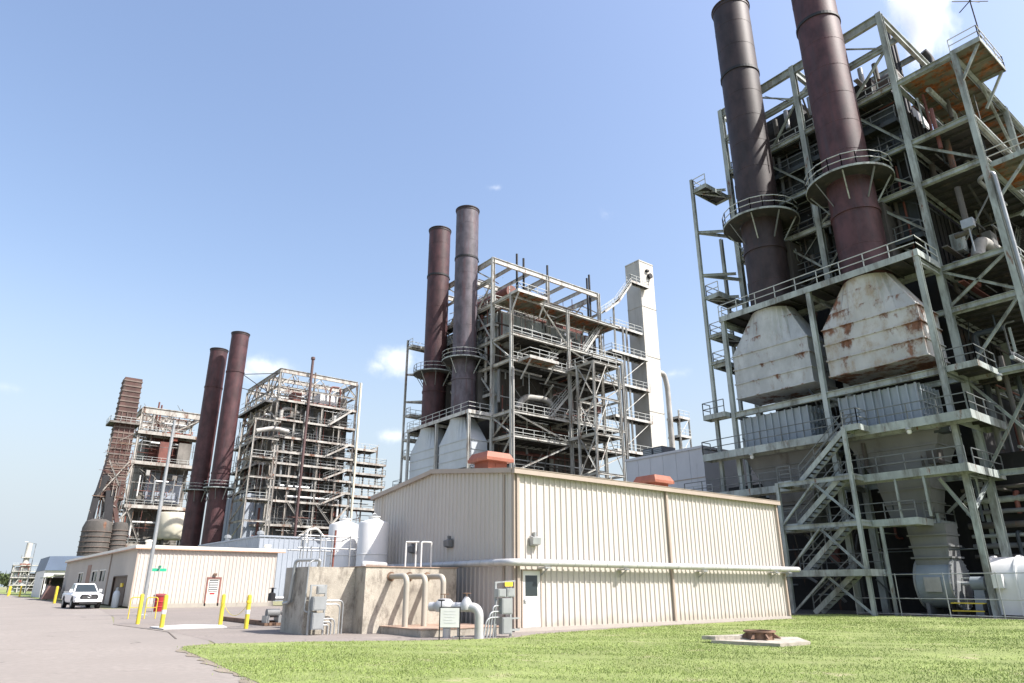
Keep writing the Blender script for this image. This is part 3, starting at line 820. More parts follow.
def hopper(O, y0, y1, label):
    T = thing('hopper', label, 'hopper', (O[0], O[1], 0), group='grey hoppers below the duct boxes')
    c = (y0 + y1) / 2
    lv = [(10.7, y0, y1, .3, 3.4), (8.0, y0 + 1.25, y1 - 1.25, .7, 3.0), (5.4, c - 1.15, c + 1.15, 1.0, 2.7), (5.1, c - 1.1, c + 1.1, 1.0, 2.7)]
    rings = [[(a, p, z), (b, p, z), (b, r, z), (a, r, z)] for (z, p, r, a, b) in lv]
    q = MB(); q.loft(rings); q.build('shell', hopper_m, T)
    q = MB()
    for i in range(7):
        t = i / 6; k = 10.6 - t * 5.0
        for (A, B) in zip(lv[:-1], lv[1:]):
            if B[0] <= k <= A[0]:
                s = (A[0] - k) / (A[0] - B[0]); p, r, a, b = [A[j] + (B[j] - A[j]) * s for j in (1, 2, 3, 4)]
                q.box(a - .08, p - .08, k - .05, a + .02, r + .08, k + .05); q.box(a, p - .08, k - .048, b, p + .02, k + .048); break
    q.build('stiffeners', hopper_m, T)


def scatter_pipes(T, boxes, seed, ms):
    """pipes, cable trays and small cabinets lining the walkways"""
    R = random.Random(seed)
    for (x0, x1, y0, y1, z0, z1, n) in boxes:
        for _ in range(n):
            k = R.random(); m = R.choice(ms); r = R.choice((.06, .08, .1, .14, .2))
            x, y, z = R.uniform(x0, x1), R.uniform(y0, y1), R.uniform(z0, z1)
            if k < .38:
                xe = R.uniform(x0, x1); q = MB(); q.path(bend([(x, y, z), (xe, y, z), (xe, y, R.uniform(z0, z1))], .3, 4), r, 8); q.build('pipe', m, T, smooth=40)
            elif k < .62:
                ye = R.uniform(y0, y1); q = MB(); q.path(bend([(x, y, z), (x, ye, z), (x, ye, R.uniform(z0, z1))], .3, 4), r, 8); q.build('pipe', m, T, smooth=40)
            elif k < .82:
                ze = min(z1, z + R.uniform(2, 6)); q = MB(); q.path([(x, y, z), (x, y, ze)], r, 8); q.build('pipe', m, T, smooth=40)
            elif k < .92:
                a, b, c = R.uniform(.25, .6), R.uniform(.25, .5), R.uniform(.5, 1.4); q = MB(); q.box(x - a, y - b, z, x + a, y + b, z + c); q.box(x - a * .8, y - b - .03, z + .1, x + a * .8, y - b, z + c - .1); q.build('cabinet', m, T)
            else:
                q = MB(); q.bar((x0, y, z), (x1, y, z), .35, .1); q.build('cable_tray', m, T)


def clutter(T, boxes, seed, mats):
    """conduits, struts and hangers: the small steel that fills a boiler frame"""
    Q = random.Random(seed)
    for (x0, x1, y0, y1, z0, z1, n) in boxes:
        for _ in range(n):
            m = Q.choice(mats); x, y, z = Q.uniform(x0, x1), Q.uniform(y0, y1), Q.uniform(z0, z1); w = Q.choice((.06, .08, .08, .11, .15)); k = Q.random()
            ax = Q.random() < (y1 - y0) / (x1 - x0 + y1 - y0); ln = Q.uniform(1.5, 5.5)
            if k < .42:
                e = (x, min(y1, y + ln), z) if ax else (min(x1, x + ln), y, z); member(T, 'conduit', (x, y, z), e, w, w, m, 'O')
            elif k < .72: member(T, 'hanger', (x, y, z), (x, y, min(z1, z + Q.uniform(1, 4))), w, w, m, Q.choice(('O', 'L', 'I')))
            else:
                d = Q.choice((-1, 1)) * Q.uniform(1, 3); e = (x, min(y1, max(y0, y + d)), z + Q.uniform(.8, 3)) if ax else (min(x1, max(x0, x + d)), y, z + Q.uniform(.8, 3))
                member(T, 'strut', (x, y, z), e, w, w, m, 'L')


def boiler_unit(O, label, steel, right_unit, casing_label, seed):
    T = thing('boiler_structure', label, 'boiler structure', O)
    # --- columns
    for y in (0, 7.4, 14.7): member(T, 'column', (0, y, 0), (0, y, 21.75), .32, .32, steel)
    XS = (3.5, 13.3, 23.6); YS = (0, 7.4, 14.7)
    for x in XS:
        for y in YS: member(T, 'column', (x, y, 0), (x, y, 44), .42, .42, steel)
    for x in XS: member(T, 'column', (x, -4, 0), (x, -4, 37.3 if x < 20 else 31.9), .36, .36, steel)
    for x in (0, 3.5): member(T, 'column', (x, 16.3, 0), (x, 16.3, 35.8 if x == 0 else 31), .26, .26, steel)
    # --- floor beams
    for z in (8.0, 14.1, 18.7, 21.7, 28.3, 31.8, 37.1):
        for (a, b) in ((-4, 0), (0, 7.4), (7.4, 14.7)):
            member(T, 'beam', (3.5, a, z), (3.5, b, z), .24, .36, steel)
            if a >= 0: member(T, 'beam', (23.6, a, z), (23.6, b, z), .24, .36, steel)
        for y in (-4, 0, 14.7):
            for (a, b) in ((3.5, 13.3), (13.3, 23.6)): member(T, 'beam', (a, y, z), (b, y, z), .24, .36, steel)
        member(T, 'beam', (13.3, -4, z), (13.3, 0, z), .25, .4, steel)
    # --- top girders, two chords with posts and diagonals
    for x in XS:
        for (a, b) in ((0, 7.4), (7.4, 14.7)):
            member(T, 'girder', (x, a, 43.6), (x, b, 43.6), .3, .78, steel)
            member(T, 'beam', (x, a, 40.6), (x, b, 40.6), .22, .34, steel)
            member(T, 'brace', (x, a, 40.6), (x, (a + b) / 2, 43.2), .16, .16, steel, 'L'); member(T, 'brace', (x, b, 40.6), (x, (a + b) / 2, 43.2), .16, .16, steel, 'L')
    for y in YS:
        for (a, b) in ((3.5, 13.3), (13.3, 23.6)):
            member(T, 'girder', (a, y, 43.62), (b, y, 43.62), .3, .78, steel)
            if y == 14.7: member(T, 'brace', (a, y, 37.2), (b, y, 43.3), .2, .2, steel, 'L')
    for x in (6.8, 10, 16.8, 20.2):
        member(T, 'beam', (x, 0, 43.5), (x, 14.7, 43.5), .22, .5, steel)
    # --- braces on the front plane
    for (y0, z0, y1, z1) in ((0, 31.8, 3.7, 36.9), (7.4, 28.4, 3.0, 31.6), (7.4, 32.0, 11.6, 36.8), (14.7, 28.5, 11.2, 31.6), (0, 28.3, 3.7, 31.7), (0, 24.6, 3.2, 28.2), (7.4, 24.4, 4.2, 28.2),
                             (7.4, 24.6, 10.8, 28.2), (14.7, 24, 11.5, 28.2), (-4, 18.9, 0, 21.6), (0, 18.9, -4, 21.6), (0, 14.2, -4, 18.6), (-4, 28.4, 0, 31.7), (-4, 8.1, 0, 14.0), (0, 8.1, -4, 14),
                             (0, 40.6, 3.4, 37.3), (14.7, 40.6, 11.4, 37.3), (7.4, 40.6, 10.2, 37.3)):
        member(T, 'brace', (3.5, y0, z0), (3.5, y1, z1), .16, .16, steel)
    for (x0, z0, x1, z1) in ((3.5, 14.2, 13.3, 18.6), (13.3, 18.8, 3.5, 21.6), (13.3, 21.8, 23.6, 28.2), (23.6, 28.4, 13.3, 31.7), (13.3, 8.1, 23.6, 14.0), (3.5, 0, 13.3, 7.8), (13.3, 31.9, 8.4, 37.0), (13.3, 14.2, 23.6, 18.6)):
        member(T, 'brace', (x0, -4, z0), (x1, -4, z1), .16, .16, steel)
    # front legs: knee braces and ties to the main frame
    for y in (0, 7.4, 14.7):
        for z in (8.0, 14.1, 21.6): member(T, 'beam', (.1, y, z - .2), (3.4, y, z - .2), .2, .32, steel)
    for (a, b) in ((0, 7.4), (7.4, 14.7)):
        member(T, 'beam', (0, a, 13.95), (0, b, 13.95), .28, .42, steel)
        member(T, 'beam', (0, a, 10.72), (0, b, 10.72), .2, .3, steel)
    member(T, 'brace', (0, 0, 5.0), (0, 1.4, 7.6), .18, .18, steel); member(T, 'brace', (0, 0, 5.6), (3.5, 0, 7.7), .16, .16, steel)
    member(T, 'brace', (3.5, 0, 0.4), (8.2, -3.8, 7.6), .16, .16, steel)
    # --- left side tie members (thin columns outside the frame)
    for z in (18.5, 20.8, 24.3, 26.4, 30.5, 34.6):
        member(T, 'beam', (0, 16.3, z), (3.5, 14.7, z), .16, .26, steel)
        member(T, 'beam', (0, 16.3, z), (0, 14.9, z) if z < 21 else (2.2, 14.4, z + .1), .14, .22, steel)
    platform(T, .0, 3.4, 14.9, 16.3, 34.7, 'fl', steel=steel)
    platform(T, .2, 3.4, 14.95, 16.2, 20.9, 'fl', steel=steel)
    platform(T, .2, 3.4, 14.95, 16.2, 24.4, 'fl', steel=steel); platform(T, .2, 3.4, 14.95, 16.2, 18.4, 'fl', steel=steel)
    # --- hood level platform, duct level walkways
    platform(T, -.22, 3.3, -.2, 14.95, 22.0, 'fr', steel=steel, depth=.36)
    railing(T, [(.2, 14.9, 22.0), (3.3, 14.9, 22.0)])
    platform(T, -1.3, -.22, -1.4, 17.0, 11.0, 'fl', steel=steel, rm=rail_d, depth=.42); platform(T, -.2, 4.2, -1.38, -.25, 11.0 - .006, 'r', steel=steel, rm=rail_d, depth=.42); railing(T, [(-1.27, -1.37, 11.0), (-.2, -1.37, 11.0)], rail_d)
    platform(T, -1.3, -.22, -.65, 19.0, 8.05, 'f', steel=steel, rm=rail_d, depth=.36); platform(T, -.2, 4.4, -.65, .55, 8.04, 'r', steel=steel, rm=rail_d, depth=.36)
    platform(T, -1.3, -.22, 2.5, 15.0, 5.3, 'f', steel=steel, rm=rail_d, depth=.3); platform(T, -.2, 4.2, 2.5, 3.5, 5.29, 'r', steel=steel, rm=rail_d)
    platform(T, -3.0, -1.0, 4.9, 10.4, 2.45, 'b', steel=steel, rm=rail_d)
    platform(T, .1, 3.4, -1.9, -.2, 14.1, 'rf', steel=steel, rm=rail_d); platform(T, 3.6, 8.0, -4.6, -.3, 14.1, 'r', steel=steel, rm=rail_d)
    platform(T, -.22, -.02, 14.9, 16.6, 14.1, '', steel=steel, rm=rail_d); platform(T, -.9, .1, 14.9, 16.9, 14.1, 'fl', steel=steel, rm=rail_d)
    # --- stair tower in front
    for y in (5.2, 10.2):
        top = 11.0 if y < 6 else 8.05
        member(T, 'column', (-2.8, y, 0), (-2.8, y, top), .22, .22, steel)
    member(T, 'column', (-1.2, 4.7, 0), (-1.2, 4.7, 5.3), .16, .16, steel)
    for z in (2.45, 5.3, 8.05):
        if z > 3: member(T, 'beam', (-2.8, 5.2, z - .15), (-2.8, 10.2, z - .15), .12, .28, steel)
        for y in (5.2, 10.2): member(T, 'beam', (-2.8, y, z - .15), (-1.25, y, z - .15), .12, .26, steel)
    for (z0, z1) in ((.1, 2.2), (2.55, 5.0), (5.4, 7.8)):
        member(T, 'brace', (-2.82, 5.3, z0), (-2.82, 7.7, z1), .12, .12, steel, 'L'); member(T, 'brace', (-2.82, 10.1, z0), (-2.82, 7.7, z1), .12, .12, steel, 'L')
    for (z0, z1, ya, yb) in ((0.05, 2.45, 9.0, 6.0), (2.45, 5.3, 9.3, 6.0), (5.3, 8.05, 9.3, 6.0), (8.05, 11.0, 8.7, 5.2)):
        stair(T, (-2.05, ya, z0), (-2.05, yb, z1), .85, steel, rail_d)
    for z in (5.3, 8.05): platform(T, -2.7, -1.32, 9.2, 10.2, z, 'f', steel=steel, rm=rail_d); platform(T, -2.7, -1.32, 5.2, 6.05, z, '', steel=steel, rm=rail_d)
    platform(T, -2.7, -1.32, 4.3, 5.3, 11.0, 'fr', steel=steel, rm=rail_d)
    # hanging posts below the second walkway
    for y in (1.8, 3.4): member(T, 'hanger', (-1.2, y, 5.4), (-1.2, y, 7.8), .12, .12, steel)
    # --- boiler walkways on the right hand (sunny) side, with cantilever landings
    for z, xe in ((18.7, 23), (21.9, 23), (28.4, 24), (31.9, 24)):
        platform(T, 3.7, xe, -3.8, .4, z, 'r', steel=steel)
    platform(T, 3.75, 23, -3.8, -.3, 37.2, '', steel=steel, deck=deck_rust)
    platform(T, 3.3, 8.2, -5.7, -3.85, 37.22, 'frb', deck=deck_rust, steel=steel)
    platform(T, 4.6, 9.4, -6.3, -3.85, 28.42, 'frb', deck=deck_rust, steel=steel)
    member(T, 'brace', (3.5, -4, 34.6), (3.6, -5.5, 37.0), .16, .16, steel, 'L'); member(T, 'brace', (8, -4, 34.6), (8, -5.5, 37.0), .16, .16, steel, 'L')
    member(T, 'brace', (5, -4, 26), (5, -6.1, 28.2), .16, .16, steel, 'L'); member(T, 'brace', (9, -4, 26), (9, -6.1, 28.2), .16, .16, steel, 'L')
    for z in (28.4, 31.9, 37.15): platform(T, 3.75, 5.0, .45, 14.5, z, 'f', steel=casing_bd if right_unit else steel, rm=rail_d)
    railing(T, [(3.8, .1, 37.2), (3.8, 14.6, 37.2)]); railing(T, [(3.8, -.2, 37.3), (23.4, -.2, 37.3)])
    stair(T, (9.5, -2.6, 28.4), (13.0, -2.6, 31.9), .8, steel); stair(T, (17, -2.6, 31.9), (21, -2.6, 37.0), .8, steel); stair(T, (10.5, -2.6, 21.9), (16.5, -2.6, 28.3), .8, steel)
    # --- lift tower with crossed bracing on the right side
    for x in (12.6, 17.2):
        for y in (-9.2, -6.2): member(T, 'column', (x, y, 0), (x, y, 28.6), .26, .26, steel)
    for k, z in enumerate((4.8, 9.6, 14.4, 19.2, 23.9, 28.5)):
        for y in (-9.2, -6.2): member(T, 'beam', (12.6, y, z), (17.2, y, z), .2, .26, steel)
        for x in (12.6, 17.2): member(T, 'beam', (x, -9.2, z), (x, -6.2, z), .2, .26, steel)
        member(T, 'brace', (12.6, -9.2, z - 4.7), (14.9, -9.2, z - .1), .13, .13, steel, 'L'); member(T, 'brace', (17.2, -9.2, z - 4.7), (14.9, -9.2, z - .1), .13, .13, steel, 'L')
        member(T, 'brace', (12.6, -9.2, z - 4.7), (12.6, -6.2, z), .12, .12, steel, 'L'); member(T, 'brace', (12.6, -6.2, z - 4.7), (12.6, -9.2, z), .12, .12, steel, 'L')
        if k in (1, 3, 5): platform(T, 12.7, 17.1, -9.0, -4.1, z + .12, 'rf', steel=steel)
    # --- penthouse plant
    q = MB(); q.path([(7.4, .8, 40.2), (7.4, 14.0, 40.2)], .95, 20); q.build('steam_drum', casing_c if right_unit else red_pipe, T, smooth=40)
    for i in range(12): q = MB(); q.path(bend([(7.4, 1.4 + i * 1.05, 39.4), (7.4, 1.4 + i * 1.05, 38.6), (11.5 + i % 3, 1.4 + i * 1.05, 38.2 + .2 * (i % 3)), (11.5 + i % 3, 1.4 + i * 1.05, 37)], .5, 4), .13, 8); q.build('riser_pipe', pipe_m, T, smooth=40)
    for (x0, x1, y0, y1, h, m) in ((12.5, 16, 3, 6.5, 2.6, casing_c), (17.5, 21.5, 1.5, 5, 1.9, red_pipe), (5.2, 6.3, 9, 13, 1.6, pipe_m), (10, 12, .9, 2.3, 1.7, white_m), (18, 22, 8, 13, 3, casing_c), (5.0, 6.0, .9, 2.6, 1.2, orange_l)):
        q = MB(); q.box(x0, y0, 37.3, x1, y1, 37.3 + h); q.box(x0 + .2, y0 - .05, 37.5, x1 - .2, y0 - .002, 37.1 + h); q.build('plant_box', m, T)
    if right_unit:
        for (x0, x1, y0, y1, z0, z1) in ((5.4, 21, 2.2, 13.2, 37.3, 40.3), (6.2, 12, 8.4, 12.6, 40.3, 42.2), (13.4, 20, 3.2, 7.2, 40.3, 41.8)):
            q = MB(); q.box(x0, y0, z0, x1, y1, z1); q.build('roof_duct', casing_m, T)
        for k in range(11): member(T, 'relief_valve', (5.0, 1.6 + k * 1.1, 39.4), (5.0, 1.6 + k * 1.1, 41.0 + .3 * (k % 2)), .42, .42, galv if k % 2 else casing_c, 'O')
    scatter_pipes(T, [(3.9, 23, .2, 14, 37.6, 41, 26)], seed + 5, [pipe_m, red_pipe, galv, casing_c, white_m])
    # --- pipes along the walkways
    ms = [casing_c, casing_c, steel, hopper_m, casing_bd, red_pipe] if right_unit else [pipe_m, casing_c, galv, steel, red_pipe, hopper_m]
    scatter_pipes(T, [(3.8, 22, -2.9, .2, 9, 18, 26), (3.8, 22, -2.2, .3, 19, 28, 30), (3.8, 22, -2.4, .3, 28.5, 36.5, 30), (3.7, 4.9, .6, 14, 22.4, 36.6, 30),
                      (.3, 4.6, .4, 14.2, 4.8, 10.4, 14), (3.8, 12, -3.8, 14, .6, 8, 26)], seed, ms)
    cl = [steel, casing_c, deck_a, hopper_m, rail_d, casing_bd] if right_unit else [steel, steel, casing_c, hopper_m, rail_m, red_pipe]
    clutter(T, [(3.7, 4.95, .3, 14.3, 22.4, 36.8, 130), (3.8, 20, -3.7, .3, 11.2, 18, 40), (3.8, 22, -3.7, .3, 19, 28, 60), (3.8, 22, -3.7, .3, 28.6, 36.8, 90), (.3, 4.9, 0, 16, .4, 14, 90), (4, 22, .3, 14, 37.6, 43, 70)], seed + 40, cl)
    for z in (24.9, 34.6): platform(T, 3.7, 4.9, .5, 14.4, z, 'f', steel=casing_bd if right_unit else steel, rm=rail_d)
    # insulated bypass beside the corner column
    q = MB(); q.path(bend([(9, -3.3, 27.2), (3.95, -3.3, 27.3), (3.55, -4.35, 27.3), (3.55, -4.35, 1)], .8, 8), .13, 12); q.build('insulated_pipe', galv if right_unit else pipe_m, T, smooth=40)
    # --- vent pipes above the roof
    for (x, y, h) in ((8.6, 1.2, 46.6), (10.0, 1.4, 46.4), (14.1, .9, 46.3), (22.6, .8, 47.2), (22.9, 1.6, 47.0)):
        member(T, 'vent_pipe', (x, y, 37.3), (x, y, h), .32, .32, black_m, 'O')
    # --- casing of the boiler itself
    B = thing('boiler_casing', casing_label, 'boiler', O)
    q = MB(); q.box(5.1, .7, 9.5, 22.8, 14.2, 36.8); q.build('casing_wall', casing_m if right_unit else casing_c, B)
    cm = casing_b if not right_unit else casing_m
    for (y0, y1, z0, z1) in ((.9, 7.2, 32.1, 36.6), (7.5, 14, 32.1, 36.6), (.9, 7.2, 22.4, 28.1), (7.5, 14, 22.4, 28.1)):
        q = MB(); q.box(4.98, y0, z0, 5.098, y1, z1)
        n = int((y1 - y0) / .7)
        for i in range(n + 1): y = y0 + (y1 - y0) * i / n; q.box(4.9, y - .04, z0, 4.978, y + .04, z1)
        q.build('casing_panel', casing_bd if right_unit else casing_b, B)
    for (x0, x1, z0, z1) in ((5.3, 13, 32.2, 36.6), (13.4, 22.6, 32.2, 36.6), (5.3, 13, 28.7, 31.6), (13.4, 22.6, 28.7, 31.6), (5.3, 13, 22.2, 28.0), (13.4, 22.6, 22.2, 28.0), (5.3, 13, 14.4, 18.4), (13.4, 22.6, 14.4, 18.4)):
        q = MB(); q.box(x0, .55, z0, x1, .698, z1)
        n = int((x1 - x0) / .8)
        for i in range(n + 1): x = x0 + (x1 - x0) * i / n; q.box(x - .04, .47, z0, x + .04, .548, z1)
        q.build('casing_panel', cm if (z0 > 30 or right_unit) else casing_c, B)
    q = MB(); q.loft([[(6, 1.2, 9.5), (22, 1.2, 9.5), (22, 13.6, 9.5), (6, 13.6, 9.5)], [(11, 5, 4.5), (17, 5, 4.5), (17, 10, 4.5), (11, 10, 4.5)]]); q.build('ash_hopper', casing_m, B)
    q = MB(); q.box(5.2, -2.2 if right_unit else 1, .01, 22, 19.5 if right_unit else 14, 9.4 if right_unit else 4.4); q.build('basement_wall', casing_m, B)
    for sy in (3.9, 11.3):
        q = MB(); q.box(3.0, sy - 1.5, 23.2, 5.05, sy + 1.5, 28.0); q.build('flue_duct', casing_c, B)
    # burner windbox arch seen on the sunny side
    q = MB(); q.path(bend([(6.2, -1.6, 22.8), (7.5, -1.6, 24.6), (11.2, -1.6, 24.9), (13, -1.6, 23.6)], 1.2, 6), .42, 12); q.build('crossover_duct', pipe_m, B, smooth=40)
    return T


O1 = (45.0, 15.1, 0.0); O2 = (46.1, 67.5, 0.0)
boiler_unit(O1, 'huge grey green steel boiler structure filling the right side of the picture', steel_a, True,
            'stained boiler casing, coloured dark for shade, inside the nearest steel structure at right', 11)
boiler_unit(O2, 'pale steel boiler structure behind the middle of the beige building', steel_b, False,
            'blue grey boiler casing inside the middle steel structure', 23)
for (O, where, m1, m2, hm) in ((O1, 'nearest structure at right', stack_d, stack_m, hood_m), (O2, 'middle structure', stack_m, stack_g, hood_m2)):
    near = O is O1
    smokestack((O[0] + 1.75, O[1] + 11.3, 0), 21.6, 52.4, 1.6, m1, ('dark brown smokestack' if near else 'maroon smokestack') + ', left one of the pair on the ' + where, (44.6, 27.0), 29.6, bracket=1.75)
    smokestack((O[0] + 1.75, O[1] + 3.9, 0), 21.6, 52.4, 1.6, m2, ('maroon brown smokestack' if near else 'grey smokestack') + ', right one of the pair on the ' + where, (44.6, 27.0), 29.6, bracket=1.75)
    flue_hood(O, 8.15, 14.35, 11.3, hm, ('lightly rusted' if near else 'pale') + ' pyramid topped flue hood under the left smokestack of the ' + where)
    flue_hood(O, .65, 6.95, 3.9, hood_h if near else hm, ('heavily rusted' if near else 'pale') + ' pyramid topped flue hood under the right smokestack of the ' + where)
    duct_box(O, 8.9, 14.0, 'blue grey ribbed duct box under the left flue hood of the ' + where)
    duct_box(O, 1.7, 6.6, 'blue grey ribbed duct box under the right flue hood of the ' + where)
    hopper(O, 8.3, 14.4, 'tapering grey hopper under the left duct box of the ' + where)
    hopper(O, .9, 6.7, 'tapering grey hopper under the right duct box of the ' + where)


def blower(O):
    T = thing('blower_fan', 'round grey blower housing standing under the right hopper', 'fan', (O[0] + 1.6, O[1] + 3.0, 0))
    q = MB(); q.path([(0, -.95, 1.75), (0, .95, 1.75)], 1.35, 32); q.build('scroll_casing', panel_m, T, smooth=40)
    q = MB(); q.loft([[(-.85, -.9, 2.6), (.85, -.9, 2.6), (.85, .9, 2.6), (-.85, .9, 2.6)], [(-.85, -1.1, 5.15), (.85, -1.1, 5.15), (.85, 1.1, 5.15), (-.85, 1.1, 5.15)]]); q.build('outlet_duct', hopper_m, T)
    q = MB()
    for z in (3.2, 3.85, 4.5): q.box(-.98, -1.12, z - .05, .9, 1.12, z + .05)
    q.build('duct_stiffeners', hopper_m, T)
    for y in (-1.0, .92): q = MB(); q.path([(0, y, 1.75), (0, y + .08, 1.75)], 1.5, 32); q.build('flange', galv, T, smooth=40)
    q = MB()
    for k in range(24): a = k * math.pi / 12; q.tube((1.43 * math.cos(a), -1.06, 1.75 + 1.43 * math.sin(a)), (1.43 * math.cos(a), -.99, 1.75 + 1.43 * math.sin(a)), .05, 6)
    q.build('flange_bolts', galv, T)
    q = MB(); q.box(-1.45, -.45, 1.3, -1.33, .45, 2.1); q.build('access_door', galv, T)
    for y in (-.7, .7): q = MB(); q.box(-.9, y - .1, 0, .9, y + .1, .7); q.build('foot', hopper_m, T)
    q = MB(); q.path([(0, -1.0, 1.75), (0, -3.0, 1.75)], .11, 10); q.build('shaft', galv, T)
    T = thing('shaft_bearing', 'small bearing pedestal between the blower and the white fan housing', 'pedestal', (O[0] + 1.6, O[1] + 1.1, 0))
    q = MB(); q.loft([[(-.4, -.35, 0), (.4, -.35, 0), (.4, .35, 0), (-.4, .35, 0)], [(-.28, -.25, 1.4), (.28, -.25, 1.4), (.28, .25, 1.4), (-.28, .25, 1.4)]]); q.build('pedestal', panel_m, T)
    q = MB(); q.path([(0, -.35, 1.75), (0, .35, 1.75)], .38, 14); q.build('housing', panel_m, T, smooth=40)
    T = thing('white_fan_housing', 'large white drum shaped fan housing at the right edge beside the column', 'fan', (O[0] + 1.6, O[1] - 1.2, 0))
    q = MB(); pr = [(-1.45, .15), (-1.45, 1.7)] + [(1.45 * math.cos(a), 1.7 + 1.45 * math.sin(a)) for a in [math.pi - i * math.pi / 14 for i in range(1, 14)]] + [(1.45, 1.7), (1.45, .15)]
    q.prism(pr, -1.3, 1.3, 'y'); q.build('casing', white_m, T, smooth=30)
    for y in (-1.32, 0, 1.26):
        q = MB(); pr2 = [(x * 1.05, .12 + (z - .15) * 1.04) for x, z in pr]; q.prism(pr2, y - .04, y + .06, 'y'); q.build('rib', white_m, T)
    q = MB(); q.box(-1.75, .55, 1.5, -1.46, 1.15, 2.2); q.build('control_box', white_m, T)
    q = MB(); q.path([(0, -1.6, 1.7), (0, -1.3, 1.7)], .5, 18); q.build('inlet_eye', galv, T)
    T = thing('yellow_step', 'low yellow striped step between the blower and the white housing', 'step', (O[0] - .2, O[1] + 1.2, 0))
    for z in (.35, .75): q = MB(); q.box(-.3, -.8, z - .06, .3, .8, z); q.build('tread', yellow, T)
    for y in (-.78, .78): q = MB(); q.box(-.28, y - .02, 0, .28, y + .02, .69); q.build('side', black_m, T)


blower(O1)


def pipe_bank(O):
    T = thing('pipe_bank', 'bank of long horizontal pipes behind the ground columns at the right edge', 'pipes', (O[0] + 4.6, O[1], 0))
    for i, (z, r, m) in enumerate(((3.3, .12, casing_c), (3.9, .16, hopper_m), (4.5, .12, steel_a), (5.1, .2, casing_c), (5.9, .14, hopper_m), (6.6, .2, steel_a), (7.3, .12, casing_c))):
        q = MB(); q.path([(.1 * (i % 3), -9, z), (.1 * (i % 3), 2.0, z)], r, 10); q.build('pipe_run', m, T, smooth=40)
    for y in (-8, -4.5, 1): member(T, 'post', (.6, y, 0), (.6, y, 7.8), .25, .25, steel_a)


pipe_bank(O1)


def plant_fence():
    T = thing('pipe_fence', 'thin grey pipe rail fence along the foot of the nearest structure', 'fence', (43.3, 4, 0))
    for k in range(8): member(T, 'post', (0, k * 2.55, 0), (0, k * 2.55, 2.3), .06, .06, galv, 'O')
    for z in (.12, .95, 2.25): member(T, 'rail', (0, -6, z), (0, 17.9, z), .05, .05, galv, 'O')


plant_fence()


def roof_extras():
    T = thing('roof_antenna', 'thin television antenna on the top corner railing of the nearest structure', 'antenna', (49.2, 9.5, 37.3))
    q = MB(); q.bar((0, 0, 0), (0, 0, 4.0), .07); q.build('mast', black_m, T)
    q = MB(); q.bar((-.6, -.9, 3.8), (.6, .9, 3.8), .05); q.bar((-1.0, .8, 3.75), (1.0, -.8, 3.75), .05); q.bar((-.3, -.1, 3.5), (.3, -.45, 3.5), .04); q.build('elements', black_m, T)
    T = thing('hooked_vent_pipe', 'thick black hooked vent pipe standing on the roof of the nearest structure', 'vent pipe', (60, 15.6, 37.3))
    q = MB(); q.path(bend([(0, 0, 0), (0, 0, 8.9), (-.7, .2, 9.5)], .6, 6), .42, 14); q.build('pipe_bend', black_m, T, smooth=40)
    for i, (x, y, z, lb) in enumerate(((48.0, 12.7, 22.0, 'square grey floodlight on the railing beside the corner column of the nearest structure'), (43.9, 17.2, 10.2, 'bulkhead lamp hanging under the walkway near the right hopper'),
                                     (43.9, 28.0, 10.2, 'bulkhead lamp hanging under the left end of the walkway'), (48.2, 13.2, 13.4, 'white globe lamp under the small landing near the corner column'))):
        T = thing('floodlight' if i == 0 else 'bulkhead_lamp', lb, 'lamp', (x, y, z))
        if i == 0:
            q = MB(); q.bar((0, 0, 0), (0, 0, 1.7), .07); q.build('post', galv, T)
            q = MB(); q.box(-.2, -.35, 1.7, .2, .35, 2.3); q.build('lamp_head', galv, T)
        else:
            q = MB(); q.lathe((0, 0, 0), [(.02, .55), (.05, .5), (.22, .42), (.22, .3), (.14, .28)], 14); q.build('shade', galv, T)
            q = MB(); q.lathe((0, 0, 0), [(.0, .02), (.1, .05), (.14, .15), (.13, .29), (0, .3)], 14); q.build('globe', white_m, T, smooth=40)


roof_extras()


